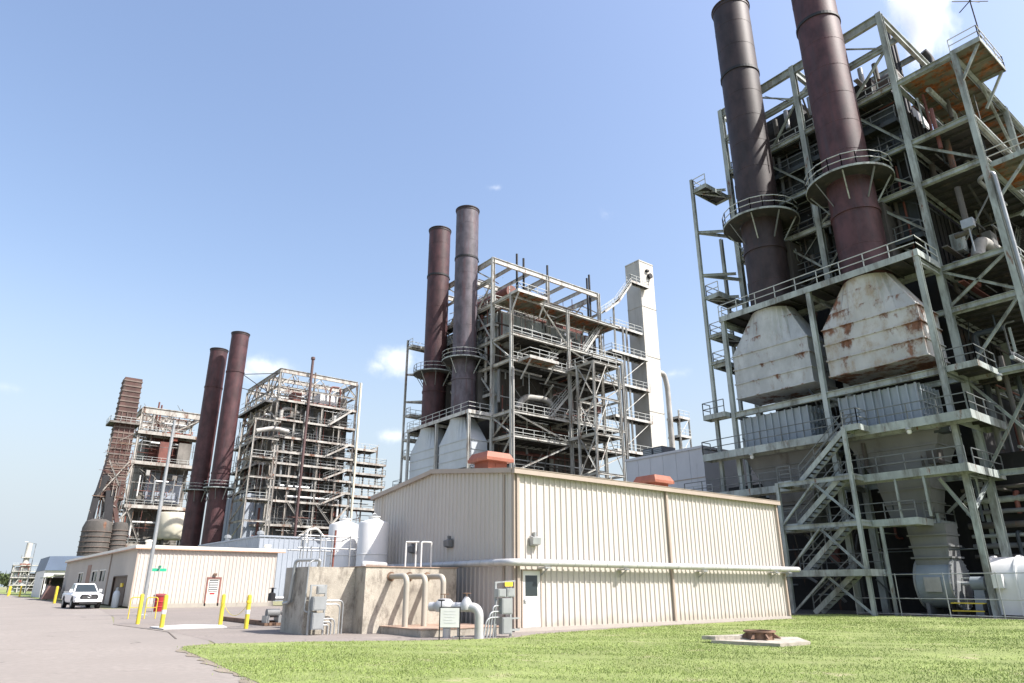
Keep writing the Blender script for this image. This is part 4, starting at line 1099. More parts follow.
# ================================================================== things round the middle unit
def square_duct():
    x0, y0 = 79.4, 67.2; s, t = 3.4, 3.1
    T = thing('square_exhaust_duct', 'tall square grey exhaust duct standing right of the middle structure', 'duct', (x0, y0, 0))
    z = 0.01; k = 0
    for z1 in (9, 18, 27, 36, 44.5, 52.6):
        q = MB(); q.box(0, 0, z + .012, s, t, z1 - .012)
        q.build('duct_section', duct_conc, T); z = z1
        q = MB(); q.box(-.06, -.06, z1 - .1, s + .06, -.002, z1 + .1); q.box(-.06, -.002, z1 - .1, -.002, t, z1 + .1); q.box(s + .002, -.06, z1 - .1, s + .06, t, z1 + .1); q.build('joint_flange', duct_conc, T)
    q = MB(); q.box(.02, .02, 0, s - .02, t - .02, 52.5); q.build('liner', dark, T)
    q = MB(); q.path([(2.2, -.5, 50.2), (2.2, -.01, 50.2)], .45, 14); q.build('sample_port', black_m, T); q = MB(); q.box(1.4, -.4, 50.9, 2.0, -.01, 51.2); q.build('hatch', black_m, T)
    # stair and bridge from the boiler roof
    stair(T, (-9.7, -.6, 40.6), (-6.6, -.6, 43.0), .8, steel_b); stair(T, (-6.6, -.6, 43.0), (-3.4, -.6, 47.0), .8, steel_b)
    platform(T, -3.5, .9, -1.0, -.1, 47.6, 'frb', steel=steel_b); platform(T, -7.4, -.1, .2, 1.4, 39.6, 'rl', steel=steel_b)
    for (x, z) in ((-7.0, 43.0), (-5.2, 39.5), (-4.4, 39.5)): member(T, 'post', (x, -.2, 20), (x, -.2, z), .22, .22, steel_b)
    for z in (20, 25, 30, 35): platform(T, -8.2, -.1, -.6, 1.4, z, 'rf', steel=steel_b)
    for z0 in (20, 25, 30): member(T, 'brace', (-7.0, -.25, z0), (-.2, -.25, z0 + 5), .12, .12, steel_b, 'L')
    T2 = thing('side_pipe_tower', 'slim scaffold tower with a curved grey pipe right of the square exhaust duct', 'pipe', (84.3, 68, 0))
    q = MB(); q.path(bend([(-1.4, 0, 34), (.2, 0, 34), (.8, 0, 32), (1.0, 0, 4)], 1.5, 8), .42, 14); q.build('curved_pipe', pipe_m, T2, smooth=40)
    for x in (1.8, 4.2):
        member(T2, 'column', (x, -1, 0), (x, -1, 27 if x > 3 else 28), .2, .2, steel_b); member(T2, 'column', (x, 1.2, 0), (x, 1.2, 27), .2, .2, steel_b)
    for z in (15, 18, 21, 24, 27):
        platform(T2, 1.7, 4.4, -1.1, 1.4, z, 'r', steel=steel_b); member(T2, 'brace', (1.8, -1, z - 2.9), (4.2, -1, z - .2), .12, .12, steel_b, 'L')


square_duct()


def grey_building():
    T = thing('grey_panel_building', 'flat grey panelled building between the middle and nearest structures', 'building', (50.5, 37.0, 0))
    q = MB(); L = 9.2; n = 6
    for i in range(n):
        y0 = L * i / n; q = MB(); q.box(0, y0 + .015, 0, .12, L * (i + 1) / n - .015, 13.2); q.build('wall_panel', grey_sid, T)
    q = MB(); q.box(.06, .02, 0, 22, L - .02, 13.1); q.build('core', grey_sid, T)
    q = MB(); q.box(-.1, -.05, 13.2, 22, L + .1, 13.42); q.build('parapet', grey_sid, T)
    q = MB(); q.box(-.04, 0, 10.6, -.002, L, 10.68); q.build('joint_trim', siding_trim, T)
    T = thing('cooling_unit', 'dark box shaped cooling unit on the roof edge of the grey panelled building', 'cooling unit', (53, 43.6, 13.42))
    for k in range(2):
        q = MB(); q.box(0, k * 1.35, 0, 2, k * 1.35 + 1.2, 1.3); b = q.build('cabinet', mat('unit_dark', (.09, .10, .11), .2) if 'unit_dark' not in MATS else MATS['unit_dark'], T)
        q = MB()
        for j in range(6): q.box(-.03, k * 1.35 + .1, .15 + j * .18, -.002, k * 1.35 + 1.1, .22 + j * .18)
        q.build('louvres', galv, b)
    T = thing('roof_handrail', 'dark handrail in front of the grey panelled building above the beige roof', 'handrail', (46.5, 33.5, 8.2))
    railing(T, [(0, 0, 0), (0, 11, 0)], galv)
    member(T, 'post', (0, .5, -8.2), (0, .5, 0), .15, .15, steel_a); member(T, 'post', (0, 10.5, -8.2), (0, 10.5, 0), .15, .15, steel_a); member(T, 'beam', (0, 0, -.1), (0, 11, -.1), .2, .2, steel_a)


grey_building()


# ================================================================== third unit: boiler house wrapped in walkways
vent_brown = mat('vent_brown', (.10, .06, .058), .2, .8, .6, rust=.2)


def third_unit():
    O = (39.4, 118.0, 0); st = steel_c
    T = thing('boiler_structure', 'pale weathered boiler structure wrapped in many walkways, left of the beige building', 'boiler structure', O)
    FL = [11.4, 15.4, 17.6, 19.7, 21.8, 23.8, 26.4, 29.5, 33.0]
    W, D, H = 15.0, 18.6, 38.4
    for x in (0, 3.4, 8.4, 12.0, 15): member(T, 'column', (x, 0, 0), (x, 0, H if x in (0, 15) else 33.0), .32, .32, st)
    for x in (0, 15):
        for y in (6.2, 12.4, 18.6): member(T, 'column', (x, y, 0), (x, y, H - .2), .36, .36, st)
    for y in (3.1, 9.3, 15.5): member(T, 'column', (0, y, 0), (0, y, 33), .22, .22, st)
    for z in FL:
        platform(T, -.1, 15.2, -.3, 1.9, z, 'r' if z not in (15.4, 19.7) else '', steel=st, deck=deck_a, depth=.26, rm=rail_d)
        for (a, b) in ((0, 6.2), (6.2, 12.4), (12.4, 18.6)): member(T, 'beam', (0, a, z - .2), (0, b, z - .2), .22, .34, st)
        if FL.index(z) % 2 == 0: platform(T, -1.6, -.12, 2.0, 18, z, 'f', steel=st)
    for (y0, y1, k) in ((0, 6.2, 0), (6.2, 12.4, 1), (12.4, 18.6, 0)):
        for z0, z1 in ((11.4, 17.6), (17.6, 23.8), (23.8, 29.5), (29.5, 33), (33, 38)):
            a, b = (y0, y1) if k else (y1, y0); member(T, 'brace', (0, a, z0), (0, b, z1), .18, .18, st, 'L'); k = 1 - k
    for x in (0, 15):
        for (a, b) in ((0, 6.2), (6.2, 12.4), (12.4, 18.6)):
            member(T, 'girder', (x, a, H), (x, b, H), .3, .8, st); member(T, 'beam', (x, a, 35.6), (x, b, 35.6), .2, .3, st)
            member(T, 'brace', (x, a, 35.6), (x, (a + b) / 2, 38), .16, .16, st, 'L'); member(T, 'brace', (x, b, 35.6), (x, (a + b) / 2, 38), .16, .16, st, 'L')
    for y in (0, 6.2, 12.4, 18.6):
        member(T, 'girder', (0, y, H), (15, y, H), .3, .8, st); member(T, 'beam', (0, y, 35.4), (15, y, 35.4), .2, .3, st)
        for x in (0, 5, 10): member(T, 'brace', (x, y, 35.4), (x + 2.5, y, 38), .16, .16, st, 'L'); member(T, 'brace', (x + 5, y, 35.4), (x + 2.5, y, 38), .16, .16, st, 'L')
    # stair flights on the front face, right end
    fl = FL
    for i, (za, zb) in enumerate(zip(fl[1:-1], fl[2:])):
        if i % 2: continue
        a, b = (9.6, 14.2)
        stair(T, (a, -.75, za), (b, -.75, zb), .8, st, rail_d)
    for (x0, z0, x1, z1) in ((3.6, 15.2, 6.6, 11.6), (8.8, 15.2, 12, 11.6), (14.8, 15.2, 11.8, 11.8), (8.6, 11.5, 4, 8)): member(T, 'brace', (x0, -.35, z0), (x1, -.35, z1), .3, .3, st)
    # right hand extension with landings
    for x in (18, 20.6, 22):
        member(T, 'column', (x, 1, 0), (x, 1, 27 if x < 21 else 23.8), .22, .22, st)
    for z in FL[:6]: platform(T, 15.3, 22.2, 0, 3.2, z - .3, 'rb', steel=st)
    member(T, 'brace', (15.2, 1, 24.4), (20.6, 1, 26.9), .25, .25, st); platform(T, 15.3, 20, 0, 3.2, 26.0, 'r', steel=st)
    # lower projecting frame at the left front corner
    for (x, y) in ((-4.6, -4), (-4.6, 3), (-.9, -4), (-.4, -4)): member(T, 'column', (x, y, 0), (x, y, 28.2 if x < -4 else 24), .24, .24, st)
    for z in (11.5, 15, 18.5, 21.8, 25, 28.1):
        member(T, 'beam', (-4.6, -4, z), (-.4, -4, z), .2, .3, st); member(T, 'beam', (-4.6, -4, z), (-4.6, 3, z), .2, .3, st); member(T, 'beam', (-.4, -4, z), (0, 0, z), .2, .3, st)
        member(T, 'brace', (-4.6, 3, z - 3.2), (-4.6, -4, z), .15, .15, st, 'L')
        if z in (15, 21.8): platform(T, -4.5, -.3, -3.9, -.4, z, 'rf', steel=st)
    # plant on the roof and pipes
    for (x0, x1, y0, y1, h, m) in ((9, 12.5, 3, 6, 3.2, white_m), (3.6, 5.2, 2.6, 5, 2.4, red_pipe), (13, 14.5, 3, 5, 2.8, casing_w), (5, 11, 9, 16, 3.2, casing_w)):
        q = MB(); q.box(x0, y0, 33.1, x1, y1, 33.1 + h); q.box(x0 + .2, y0 - .05, 33.4, x1 - .2, y0 - .002, 33 + h); q.build('plant_box', m, T)
    for (x, z1) in ((6.6, 39.6), (7.3, 39.8), (10.6, 37), (12.6, 37)): member(T, 'vent_pipe', (x, 2.2, 33), (x, 2.2, z1), .35, .35, red_pipe if x > 9 else casing_w, 'O')
    q = MB(); q.path(bend([(10.5, 2.2, 36.8), (10.8, 2.2, 37.6), (12.4, 2.2, 37.7), (12.6, 2.2, 36.6)], .4), .2, 8); q.build('pipe', red_pipe, T)
    q = MB(); q.path(bend([(1.2, 1.0, 29.6), (1.2, 1.0, 31.6), (3.0, 1.0, 31.9), (4.4, 1.0, 31.2)], .8, 6), .35, 10); q.build('lagged_pipe', pipe_m, T, smooth=40)
    q = MB(); q.path(bend([(-3.4, -1, 26.6), (-.5, -1, 27.5), (2.2, -.9, 27.2)], 1, 6), .4, 10); q.build('lagged_pipe', pipe_m, T, smooth=40)
    scatter_pipes(T, [(.3, 14.5, .1, 1.8, 9, 33, 70), (-1.4, -.2, 1, 18, 9, 33, 44), (.5, 14.5, 1, 17, 33.4, 37.5, 44)], 91, [pipe_m, casing_w, galv, red_pipe, steel_c, white_m])
    clutter(T, [(.2, 14.8, -.2, 1.9, 9, 33, 170), (-1.6, -.1, .5, 18, 9, 37, 110), (.3, 14.6, .3, 17, 33.2, 38, 80), (15.3, 22, .2, 3, 9, 26, 40)], 77, [steel_c, steel_c, casing_w, red_pipe, rail_d, galv])
    B = thing('boiler_casing', 'dark rusty boiler casing behind the many walkways at left centre', 'boiler', O)
    q = MB(); q.box(.7, 2.0, 7, 14.4, 18.2, 33.2); q.build('casing_wall', casing_w, B)
    for (x0, x1, z0, z1) in [(a, b, c, d) for (a, b) in ((.9, 7.4), (7.8, 14.2)) for (c, d) in ((8, 11), (11.7, 15.1), (15.7, 19.4), (20, 23.5), (24.1, 26.1), (26.7, 29.2), (29.8, 32.7))]:
        q = MB(); q.box(x0, 1.88, z0, x1, 1.998, z1); n = int((x1 - x0) / .8)
        for i in range(n + 1): x = x0 + (x1 - x0) * i / n; q.box(x - .05, 1.8, z0, x + .05, 1.878, z1)
        q.build('casing_panel', random.choice((casing_w, casing_c, casing_w, hopper_m)), B)
    q = MB(); q.box(-2.6, 2.5, 3, .65, 18, 16.6); q.build('side_casing', pale_blue, B)
    q = MB()
    for i in range(7): y = 2.7 + i * 2.25; q.box(-2.7, y, 3, -2.602, y + .12, 16.6)
    q.build('side_ribs', pale_blue, B)
    T = thing('tall_vent_pipe', 'tall rust brown vent pipe rising up the front of the weathered structure', 'vent pipe', (O[0] + 5.4, O[1] - .7, 0))
    q = MB(); q.path([(-.1, 0, 4), (0, 0, 41.2)], .24, 12); q.build('pipe_run', vent_brown, T, smooth=40)
    q = MB(); q.lathe((0, 0, 41.2), [(.24, 0), (.38, .1), (.38, .5), (.24, .6)], 12); q.build('cap', vent_brown, T)
    T = thing('tall_cream_pipe', 'tall cream pipe at the right corner of the weathered structure', 'pipe', (O[0] + 15.5, O[1] - .5, 0))
    q = MB(); q.path([(0, 0, 6), (0, 0, 38.6)], .22, 10); q.build('pipe_run', drum_m, T, smooth=40)
    # maroon stacks standing left of it
    for (x, y, z1, lb, rg) in ((32.3, 121.0, 44.6, 'maroon smokestack left of the weathered structure, right and nearer of its pair', 17.0), (30.4, 126.5, 42.6, 'maroon smokestack left of the weathered structure, left and farther of its pair', 17.0)):
        smokestack((x, y, 0), 0, z1, 1.5, stack_m, lb, (37.3 if y < 124 else 35.4, 19.5), rg, ring_r=2.4)
    T = thing('stack_tie_bars', 'thin steel ties between the maroon smokestack and the weathered structure', 'tie bars', (33.9, 121, 37))
    for (a, b) in (((0, 0, .3), (5.4, -2, 1.0)), ((0, 0, .1), (5.4, 2, -1.8)), ((0, .3, -2.2), (5.4, 1, -2.6))): member(T, 'tie', a, b, .14, .14, black_m, 'O')


third_unit()


def low_building():
    T = thing('pale_blue_shed', 'low pale blue grey building behind the cream building and the concrete tank', 'building', (27.2, 82, 0))
    q = MB(); corrugated(q, (0, 0), (22, 0), 0, 7.0, pitch=.6, depth=.05, rib=.12); q.build('wall_panel', pale_blue, T)
    q = MB(); corrugated(q, (0, 26), (0, 0), 0, 7.0, pitch=.6, depth=.05, out=(-1, 0), rib=.12); q.build('wall_panel', pale_blue, T)
    q = MB(); q.box(-.12, -.12, 7.0, 22.1, 26, 7.18); q.build('roof', pale_blue, T)
    for (x, y) in ((2.0, 6.0), (-.0 + 1.0, 16)):
        q = MB(); q.lathe((x, y, 7.18), [(.3, 0), (.3, .5), (.45, .5), (.45, .8), (.1, .95)], 12); q.build('roof_vent', galv, T)
    q = MB(); q.path(bend([(5.4, -.5, 6.5), (5.4, -.5, 8.0), (6.6, -.5, 8.2), (7.6, -.5, 7.2)], .4), .12, 8); q.build('pipe', white_m, T)


low_building()


# ================================================================== fourth unit: old boiler with ribbed chimney
def fourth_unit():
    O = (25.0, 160.0, 0); st = steel_c
    T = thing('boiler_structure', 'old rusty open boiler structure at far left beside the ribbed chimney', 'boiler structure', O)
    W, D, H = 11.8, 16, 37.6
    for x in (0, 6.4, W):
        for y in (0, 8, 16): member(T, 'column', (x, y, 0), (x, y, H if x < 6 or y > 1 else 32.6), .5, .5, st)
    for z in (9.6, 17.3, 26.2, 32.6):
        platform(T, -.3, W + .3, -.6, 3, z, 'rf', steel=st, depth=.6)
        for y in (8, 16): member(T, 'beam', (0, y, z), (W, y, z), .3, .5, st)
        for x in (0, W): member(T, 'beam', (x, 0, z), (x, 16, z), .3, .5, st)
    for y in (0, 8, 16): member(T, 'girder', (0, y, H - .4), (W, y, H - .4), .4, 1.4, st)
    for x in (0, W): member(T, 'girder', (x, 0, H - .5), (x, 16, H - .5), .4, 1.2, st)
    for (a, b) in (((-.2, 0, 32.7), (6, 0, 36.8)), ((0, 0, 36.8), (6.4, 0, 33)), ((6.4, 0, 33), (W, 0, 36.6)), ((-3.8, -.5, 9.7), (1.2, -.5, 17.2)), ((0, -.5, 17), (3.6, -.5, 9.7)), ((-2.2, -.5, 26), (.2, -.5, 17.4)), ((0, -.5, 25.8), (-2.4, -.5, 17.5)), ((0, -.5, 26), (-4.2, -.5, 21.6))):
        member(T, 'brace', a, b, .3, .3, st)
    platform(T, -5.6, -.35, -.6, 2, 9.6, 'r', steel=st); platform(T, -4.6, -.35, -.6, 2, 26.2, 'rf', steel=st, depth=.6)
    member(T, 'column', (-4.6, 0, 0), (-4.6, 0, 26), .3, .3, st)
    for (x, z) in ((3.4, 40), (4.0, 39.4), (12.8, 39), (13.6, 38.6)): member(T, 'vent_pipe', (x, 3, 33), (x, 3, z), .35, .35, red_pipe, 'O')
    scatter_pipes(T, [(.4, 11, -.2, 3, 10, 17, 14), (.4, 11, -.2, 3, 17.6, 26, 18), (.4, 11, -.2, 3, 26.6, 32, 14), (.4, 11, 0, 10, 33, 36.8, 26), (-4, -.5, .3, 2, 10, 25, 10)], 133, [pipe_m, red_pipe, casing_w, galv, orange_m, white_m])
    q = MB(); q.box(4.4, -.3, 26.4, 6.6, 1.8, 30.8); q.build('plant_box', red_pipe, T); q = MB(); q.box(8.2, 0, 26.4, 10.8, 2.8, 31); q.build('plant_box', casing_w, T)
    clutter(T, [(.2, 11.6, -.4, 3, 10, 32, 130), (-5, -.3, -.3, 2, 9.8, 30, 60), (.3, 11.4, .2, 12, 32.8, 38, 90), (11.9, 14.2, 0, 6, 18, 37, 20)], 78, [steel_c, casing_w, red_pipe, rust_iron, rail_d])
    B = thing('boiler_casing', 'brown stained boiler casing inside the old structure at far left', 'boiler', O)
    q = MB(); q.box(2.2, 3.2, 6, W - .3, 15.4, 32.3); q.build('casing_wall', casing_w, B)
    q = MB(); q.box(3.4, 2.9, 18.4, 10.6, 3.198, 24.6); q.build('casing_panel', pale_blue, B); q = MB(); q.box(3.0, 2.85, 26.6, 10.8, 3.198, 32); q.build('casing_panel', red_pipe, B)
    T = thing('rusted_drum', 'large cream drum streaked with rust above the cream building roof', 'drum', (33.9, 157, 0))
    q = MB(); q.lathe((0, 0, 10.6), [(2.9, 0), (3.2, .4), (3.2, 5.0), (3.0, 5.3), (0, 5.5)], 28); q.build('shell', drum_m, T, smooth=40)
    for a in range(4): c, s = math.cos(a * math.pi / 2 + .7) * 2.4, math.sin(a * math.pi / 2 + .7) * 2.4; member(T, 'leg', (c, s, 0), (c, s, 10.8), .35, .35, casing_w)
    # chimney: tapering square flue with ribs
    C = thing('ribbed_chimney', 'square rust brown chimney with pale ribs at far left', 'chimney', (22.0, 160.5, 0))

    def ring(z):
        h = 1.65 + (43.4 - z) * .012; return [(-h, -h, z), (h, -h, z), (h, h, z), (-h, h, z)]
    q = MB(); q.loft([ring(18.5), ring(43.4)]); q.build('flue', old_band, C)
    z = 19.2
    while z < 43.3:
        h = 1.65 + (43.4 - z) * .012 + .12; q = MB(); q.box(-h, -h, z - .14, h, -h + .14, z + .14); q.box(-h, -h + .14, z - .14, -h + .14, h, z + .14); q.box(h - .14, -h + .14, z - .14, h, h, z + .14); q.build('rib', old_rib, C); z += 1.12
    q = MB()
    for x in (-1.0, 0, 1.0): q.box(x - .06, -1.95, 20, x + .06, -1.85, 36)
    q.build('uprights', old_rib, C)
    platform(C, -3.0, 2.6, -2.8, 2.6, 33.6, 'fr', steel=casing_w)
    q = MB(); q.bar((0, 0, 18.6), (.4, -.2, 9), 2.2, 2.2); q.build('flue_base', old_band, C)
    D = thing('spilling_ducts', 'dark bent ducts spilling down the left side of the ribbed chimney', 'duct', (21.0, 158.2, 0))
    for pts, w, m in (([(-.6, -.2, 22.5), (-1.7, -.3, 18.5), (-2.0, -.6, 13)], 1.1, black_m), ([(2.4, -.5, 21.5), (1.6, -.7, 17), (3.4, -1, 11)], .8, old_band), ([(.4, -.6, 19.5), (.9, -1.0, 13)], 1.5, black_m)):
        q = MB()
        for p, r in zip(pts[:-1], pts[1:]): q.bar(p, r, w, w)
        q.build('duct_bend', m, D)
    q = MB(); q.loft([[(-1.8, .2, 18), (3.2, .2, 18), (3.2, 3.6, 18), (-1.8, 3.6, 18)], [(-.9, .4, 25.8), (2.9, .4, 25.8), (2.9, 3.6, 25.8), (-.9, 3.6, 25.8)]]); q.build('flared_base', old_band, D)
    for k in range(7):
        z = 18.4 + k * 1.15; f = (z - 18) / 7.8; q = MB(); q.box(-1.9 + .9 * f, .05 + .2 * f, z - .12, 3.3 - .3 * f, .3 + .2 * f, z + .12); q.build('rib', old_rib, D)
    for (p, r) in (((-2.4, -1.2, 10), (1.6, -1.2, 18)), ((3.6, -1.2, 10), (-.6, -1.2, 18)), ((-1.8, -.8, 18), (2.8, -.8, 25.6)), ((3.2, -.8, 18), (-.8, -.8, 25.6))): member(D, 'brace', p, r, .22, .22, steel_c)
    clutter(D, [(-2.6, 3.6, -1.8, -.3, 8, 30, 60)], 79, [casing_w, rust_iron, steel_c, rail_d, red_pipe])
    V = thing('ribbed_vessel', 'broad dark ribbed vessel at the foot of the ribbed chimney', 'vessel', (20.4, 156.5, 0))
    q = MB(); q.lathe((0, 0, 0), [(2.6, 0), (2.6, 12.2), (2.2, 13.4), (1.2, 13.9), (0, 14.0)], 26); q.build('shell', casing_c, V, smooth=40)
    q = MB()
    for i in range(11): q.lathe((0, 0, 2 + i * .95), [(2.601, -.08), (2.72, -.06), (2.72, .06), (2.601, .08)], 26, cap=False)
    q.build('hoops', old_rib, V)
    W2 = thing('ribbed_vessel', 'second dark ribbed vessel right of the broad one below the chimney', 'vessel', (24.2, 156.2, 0))
    q = MB(); q.lathe((0, 0, 0), [(1.5, 0), (1.5, 12.5), (1.2, 13.4), (0, 13.6)], 22); q.build('shell', casing_c, W2, smooth=40)
    q = MB()
    for i in range(12): q.lathe((0, 0, 2 + i * .9), [(1.501, -.08), (1.62, -.06), (1.62, .06), (1.501, .08)], 22, cap=False)
    q.build('hoops', old_rib, W2)


fourth_unit()


# ================================================================== cream annex building
def annex():
    x0, y0, W, D, H = 11.3, 62.6, 11.2, 44.0, 4.45
    T = thing('cream_building', 'low cream ribbed metal building behind the parked pickup truck', 'building', (x0, y0, 0))
    q = MB(); corrugated(q, (0, 0), (5.55, 0), .1, H); corrugated(q, (5.55, 0), (6.6, 0), 2.25, H); corrugated(q, (6.6, 0), (W, 0), .1, H); q.build('wall_panel', annex_sid, T)
    ops = [(2.6, 8.6, .1, 2.35, 'd'), (13.2, 16.6, 2.05, 3.0, 'w'), (18.0, 21.4, 2.05, 3.0, 'w'), (27.6, 31.2, 2.0, 2.95, 'w')]
    q = MB(); y = 0
    for (a, b, za, zb, k) in ops:
        corrugated(q, (0, a), (0, y), .1, H, out=(-1, 0)); corrugated(q, (0, b), (0, a), zb, H, out=(-1, 0))
        if k == 'w': corrugated(q, (0, b), (0, a), .1, za, out=(-1, 0))
        y = b
    corrugated(q, (0, D), (0, y), .1, H, out=(-1, 0)); q.build('wall_panel', annex_sid, T)
    q = MB(); q.box(W - .1, 0, 0, W, D, H); q.box(.2, D - .1, 0, W - .1, D, H); q.build('back_wall', annex_sid, T)
    for (a, b, za, zb, k) in ops:
        q = MB(); q.box(.08, a, za, .14, b, zb); w = q.build('roller_door' if k == 'd' else 'window', brown_m if k == 'd' else glass, T)
        q = MB(); q.box(-.07, a - .1, za, .02, a, zb + .1); q.box(-.07, b, za, .02, b + .1, zb + .1); q.box(-.07, a, zb, .02, b, zb + .1)
        if k == 'w': q.box(-.07, (a + b) / 2 - .05, za, .04, (a + b) / 2 + .05, zb)
        q.build('frame', brown_m if k == 'd' else annex_trim, w)
    q = MB(); q.box(-.03, 4.2, 1.55, .07, 5.0, 1.85); q.build('door_notice', label_y, T)
    q = MB(); q.box(-.07, 22.5, .1, .02, 25.0, 3.7); q.build('side_door', mat('door_rust', (.26, .15, .11), .15), T)
    q = MB(); q.box(-.25, -.25, H, W + .6, D, H + .26); q.build('roof', annex_trim, T)
    q = MB(); q.box(-.28, -.28, H - .06, W + .62, -.2, H + .03); q.box(-.28, -.2, H - .06, -.2, D, H + .03); q.build('drip_edge', mat('drip_rust', (.45, .27, .18), .1), T)
    q = MB(); q.box(-.14, 11.3, .1, -.04, 11.45, H - .06); q.build('downspout', siding_trim, T); q = MB(); q.box(-.05, -.05, .05, .06, .05, H); q.build('corner_trim', siding_trim, T)
    q = MB(); q.box(-.03, -.07, -.05, W + .05, -.002, .3); q.build('foundation', concrete_l, T)
    q = MB(); q.box(5.62, -.02, .08, 6.53, .04, 2.2); d = q.build('door', annex_trim, T)
    q = MB(); q.box(5.5, -.07, .08, 5.62, .03, 2.32); q.box(6.53, -.07, .08, 6.66, .03, 2.32); q.box(5.5, -.075, 2.2, 6.66, .03, 2.32); q.build('frame', mat('frame_red_brown', (.24, .11, .09), .1), d)
    q = MB(); q.box(5.72, -.035, 1.2, 6.43, -.022, 2.1); q.build('pane', glass, d)
    q = MB()
    for k in range(6): q.box(5.74, -.045, 1.25 + k * .14, 6.41, -.036, 1.32 + k * .14)
    q.build('blind_slats', white_m, d)
    q = MB(); q.box(5.85, -.04, .98, 6.25, -.022, 1.1); q.build('door_notice', red_m, d)
    q = MB(); q.box(5.95, -.2, 2.42, 6.2, -.04, 2.62); q.build('wall_lamp', rust_iron, T)
    for (x, y) in ((.9, 1.2), (10.9, 2)): q = MB(); q.lathe((x, y, H + .26), [(.25, 0), (.25, .3), (.33, .3), (.33, .45), (.0, .5)], 12); q.build('roof_vent', annex_trim, T)


annex()


def small_items():
    T = thing('lamp_pole', 'tall white pole with a yellow hoop guard in front of the cream building', 'pole', (9.06, 46, 0))
    q = MB(); q.lathe((0, 0, 0), [(.12, 0), (.11, 4), (.08, 11.4), (0, 11.45)], 16); q.build('shaft', galv, T, smooth=40)
    q = MB(); q.lathe((0, 0, 0), [(.3, 0), (.3, .05), (.2, .1)], 16); q.build('base_plate', galv, T)
    for i, (x, y, lb, cat) in enumerate(((7.05, 36.4, 'farther left yellow bollard, nearest the tall white pole', 0), (7.05, 31.8, 'nearer left yellow bollard with a white band, at the corner of the pale slab', 0), (9.55, 32.6, 'yellow bollard at the far right corner of the pale slab', 0), (9.75, 29.8, 'yellow bollard nearest the concrete tank, banded with white', 0))):
        T = thing('bollard', lb, 'bollard', (x, y, 0), group='yellow bollards round the pale slab')
        q = MB(); q.lathe((0, 0, 0), [(.085, 0), (.085, 1.2), (.07, 1.26), (0, 1.29)], 16); q.build('post', yellow, T, smooth=40)
        if i in (1, 3): q = MB(); q.lathe((0, 0, .55), [(.087, 0), (.089, .02), (.089, .14), (.087, .16)], 16, cap=False); q.build('band', white_m, T)
        if i == 3: q = MB(); q.lathe((0, 0, .95), [(.086, 0), (.1, .02), (.1, .08), (.086, .1)], 16, cap=False); q.build('chain_ring', label_y, T)
    q = MB(); a = Vector((9.55, 32.6, 1.0)); b = Vector((9.75, 29.8, 1.0))
    pts = [a.lerp(b, t / 14) - Vector((0, 0, .55 * 4 * (t / 14) * (1 - t / 14))) for t in range(15)]; q.path(pts, .010, 6)
    tag(q.build('barrier_chain', yellow, loc=a), 'sagging yellow chain between the two right hand bollards', 'chain')
    q = MB(); q.prism([(6.85, 32.9), (6.95, 30.95), (9.3, 30.75), (9.7, 33.0), (8.5, 33.9)], .005, .045); structure(q.build('concrete_slab', mat('slab_pale', (.48, .475, .46), .05, 1, .85, fine=.05)))
    for i, (x, y) in enumerate(((7.95, 42.3), (8.62, 41.8))):
        T = thing('hoop_guard', 'yellow pipe hoop guard %s of the tall white pole' % ('left' if i == 0 else 'right'), 'barrier', (x, y, 0), group='yellow hoop guards')
        q = MB(); q.path(bend([(-.24, .1, 0), (-.24, .1, 1.05), (.24, -.1, 1.05), (.24, -.1, 0)], .12), .026, 8); q.build('hoop', yellow, T, smooth=40)
        q = MB(); q.bar((-.24, .1, .55), (.24, -.1, .55), .035); q.build('cross_rail', yellow, T)
    T = thing('trash_barrel', 'red plastic barrel standing right of the tall white pole', 'barrel', (11.5, 53.5, 0))
    q = MB(); q.lathe((0, 0, 0), [(.36, 0), (.38, .03), (.42, .95), (.43, .98)], 20); q.build('body', red_m, T, smooth=40)
    q = MB(); q.lathe((0, 0, .96), [(.45, 0), (.45, .08), (.3, .16), (0, .18)], 20); q.build('lid', mat('lid_dark_red', (.22, .05, .05), .1), T, smooth=40)
    q = MB()
    for z in (.3, .62): q.lathe((0, 0, z), [(.375 + z * .05, -.03), (.405 + z * .05, 0), (.375 + z * .05, .03)], 20, cap=False)
    q.build('hoops', red_m, T)
    T = thing('street_sign', 'green street name sign on a thin post before the cream building', 'sign', (10.42, 50, 0))
    q = MB(); q.bar((0, 0, 0), (0, 0, 2.75), .05); q.build('post', galv, T)
    q = MB(); q.box(-.42, -.02, 2.5, .42, .02, 2.68); q.build('name_plate', green_sign, T); q = MB(); q.box(-.02, -.35, 2.7, .02, .35, 2.85); q.build('cross_plate', green_sign, T)
    T = thing('gas_bottle', 'pale grey gas bottle standing by the brown roller door', 'gas bottle', (10.7, 65.0, 0))
    q = MB(); q.lathe((0, 0, 0), [(.26, 0), (.26, 1.0), (.2, 1.2), (.08, 1.3), (.08, 1.5), (.0, 1.52)], 16); q.build('body', mat('bottle_grey', (.5, .55, .58), .05), T, smooth=40)
    q = MB(); q.lathe((0, 0, 1.28), [(.12, 0), (.12, .2)], 10); q.build('valve_guard', galv, T)
    T = thing('rusty_rail_track', 'short rusty rails lying on the pavement right of the bollards', 'rails', (11.1, 34, 0))
    for (a, b) in (((-.0, 3.6), (.0, -2.0)), ((.0, -2.2), (1.6, -2.2))):
        q = MB(); q.bar((a[0], a[1], .1), (b[0], b[1], .1), .16, .18); q.build('rail', rust_iron, T)
    T = thing('pump_set', 'grey pump and valve set left of the concrete tank', 'pump', (11.5, 31.6, 0))
    q = MB(); q.box(-.5, -.35, .0, .5, .35, .12); q.build('base_plate', rust_iron, T)
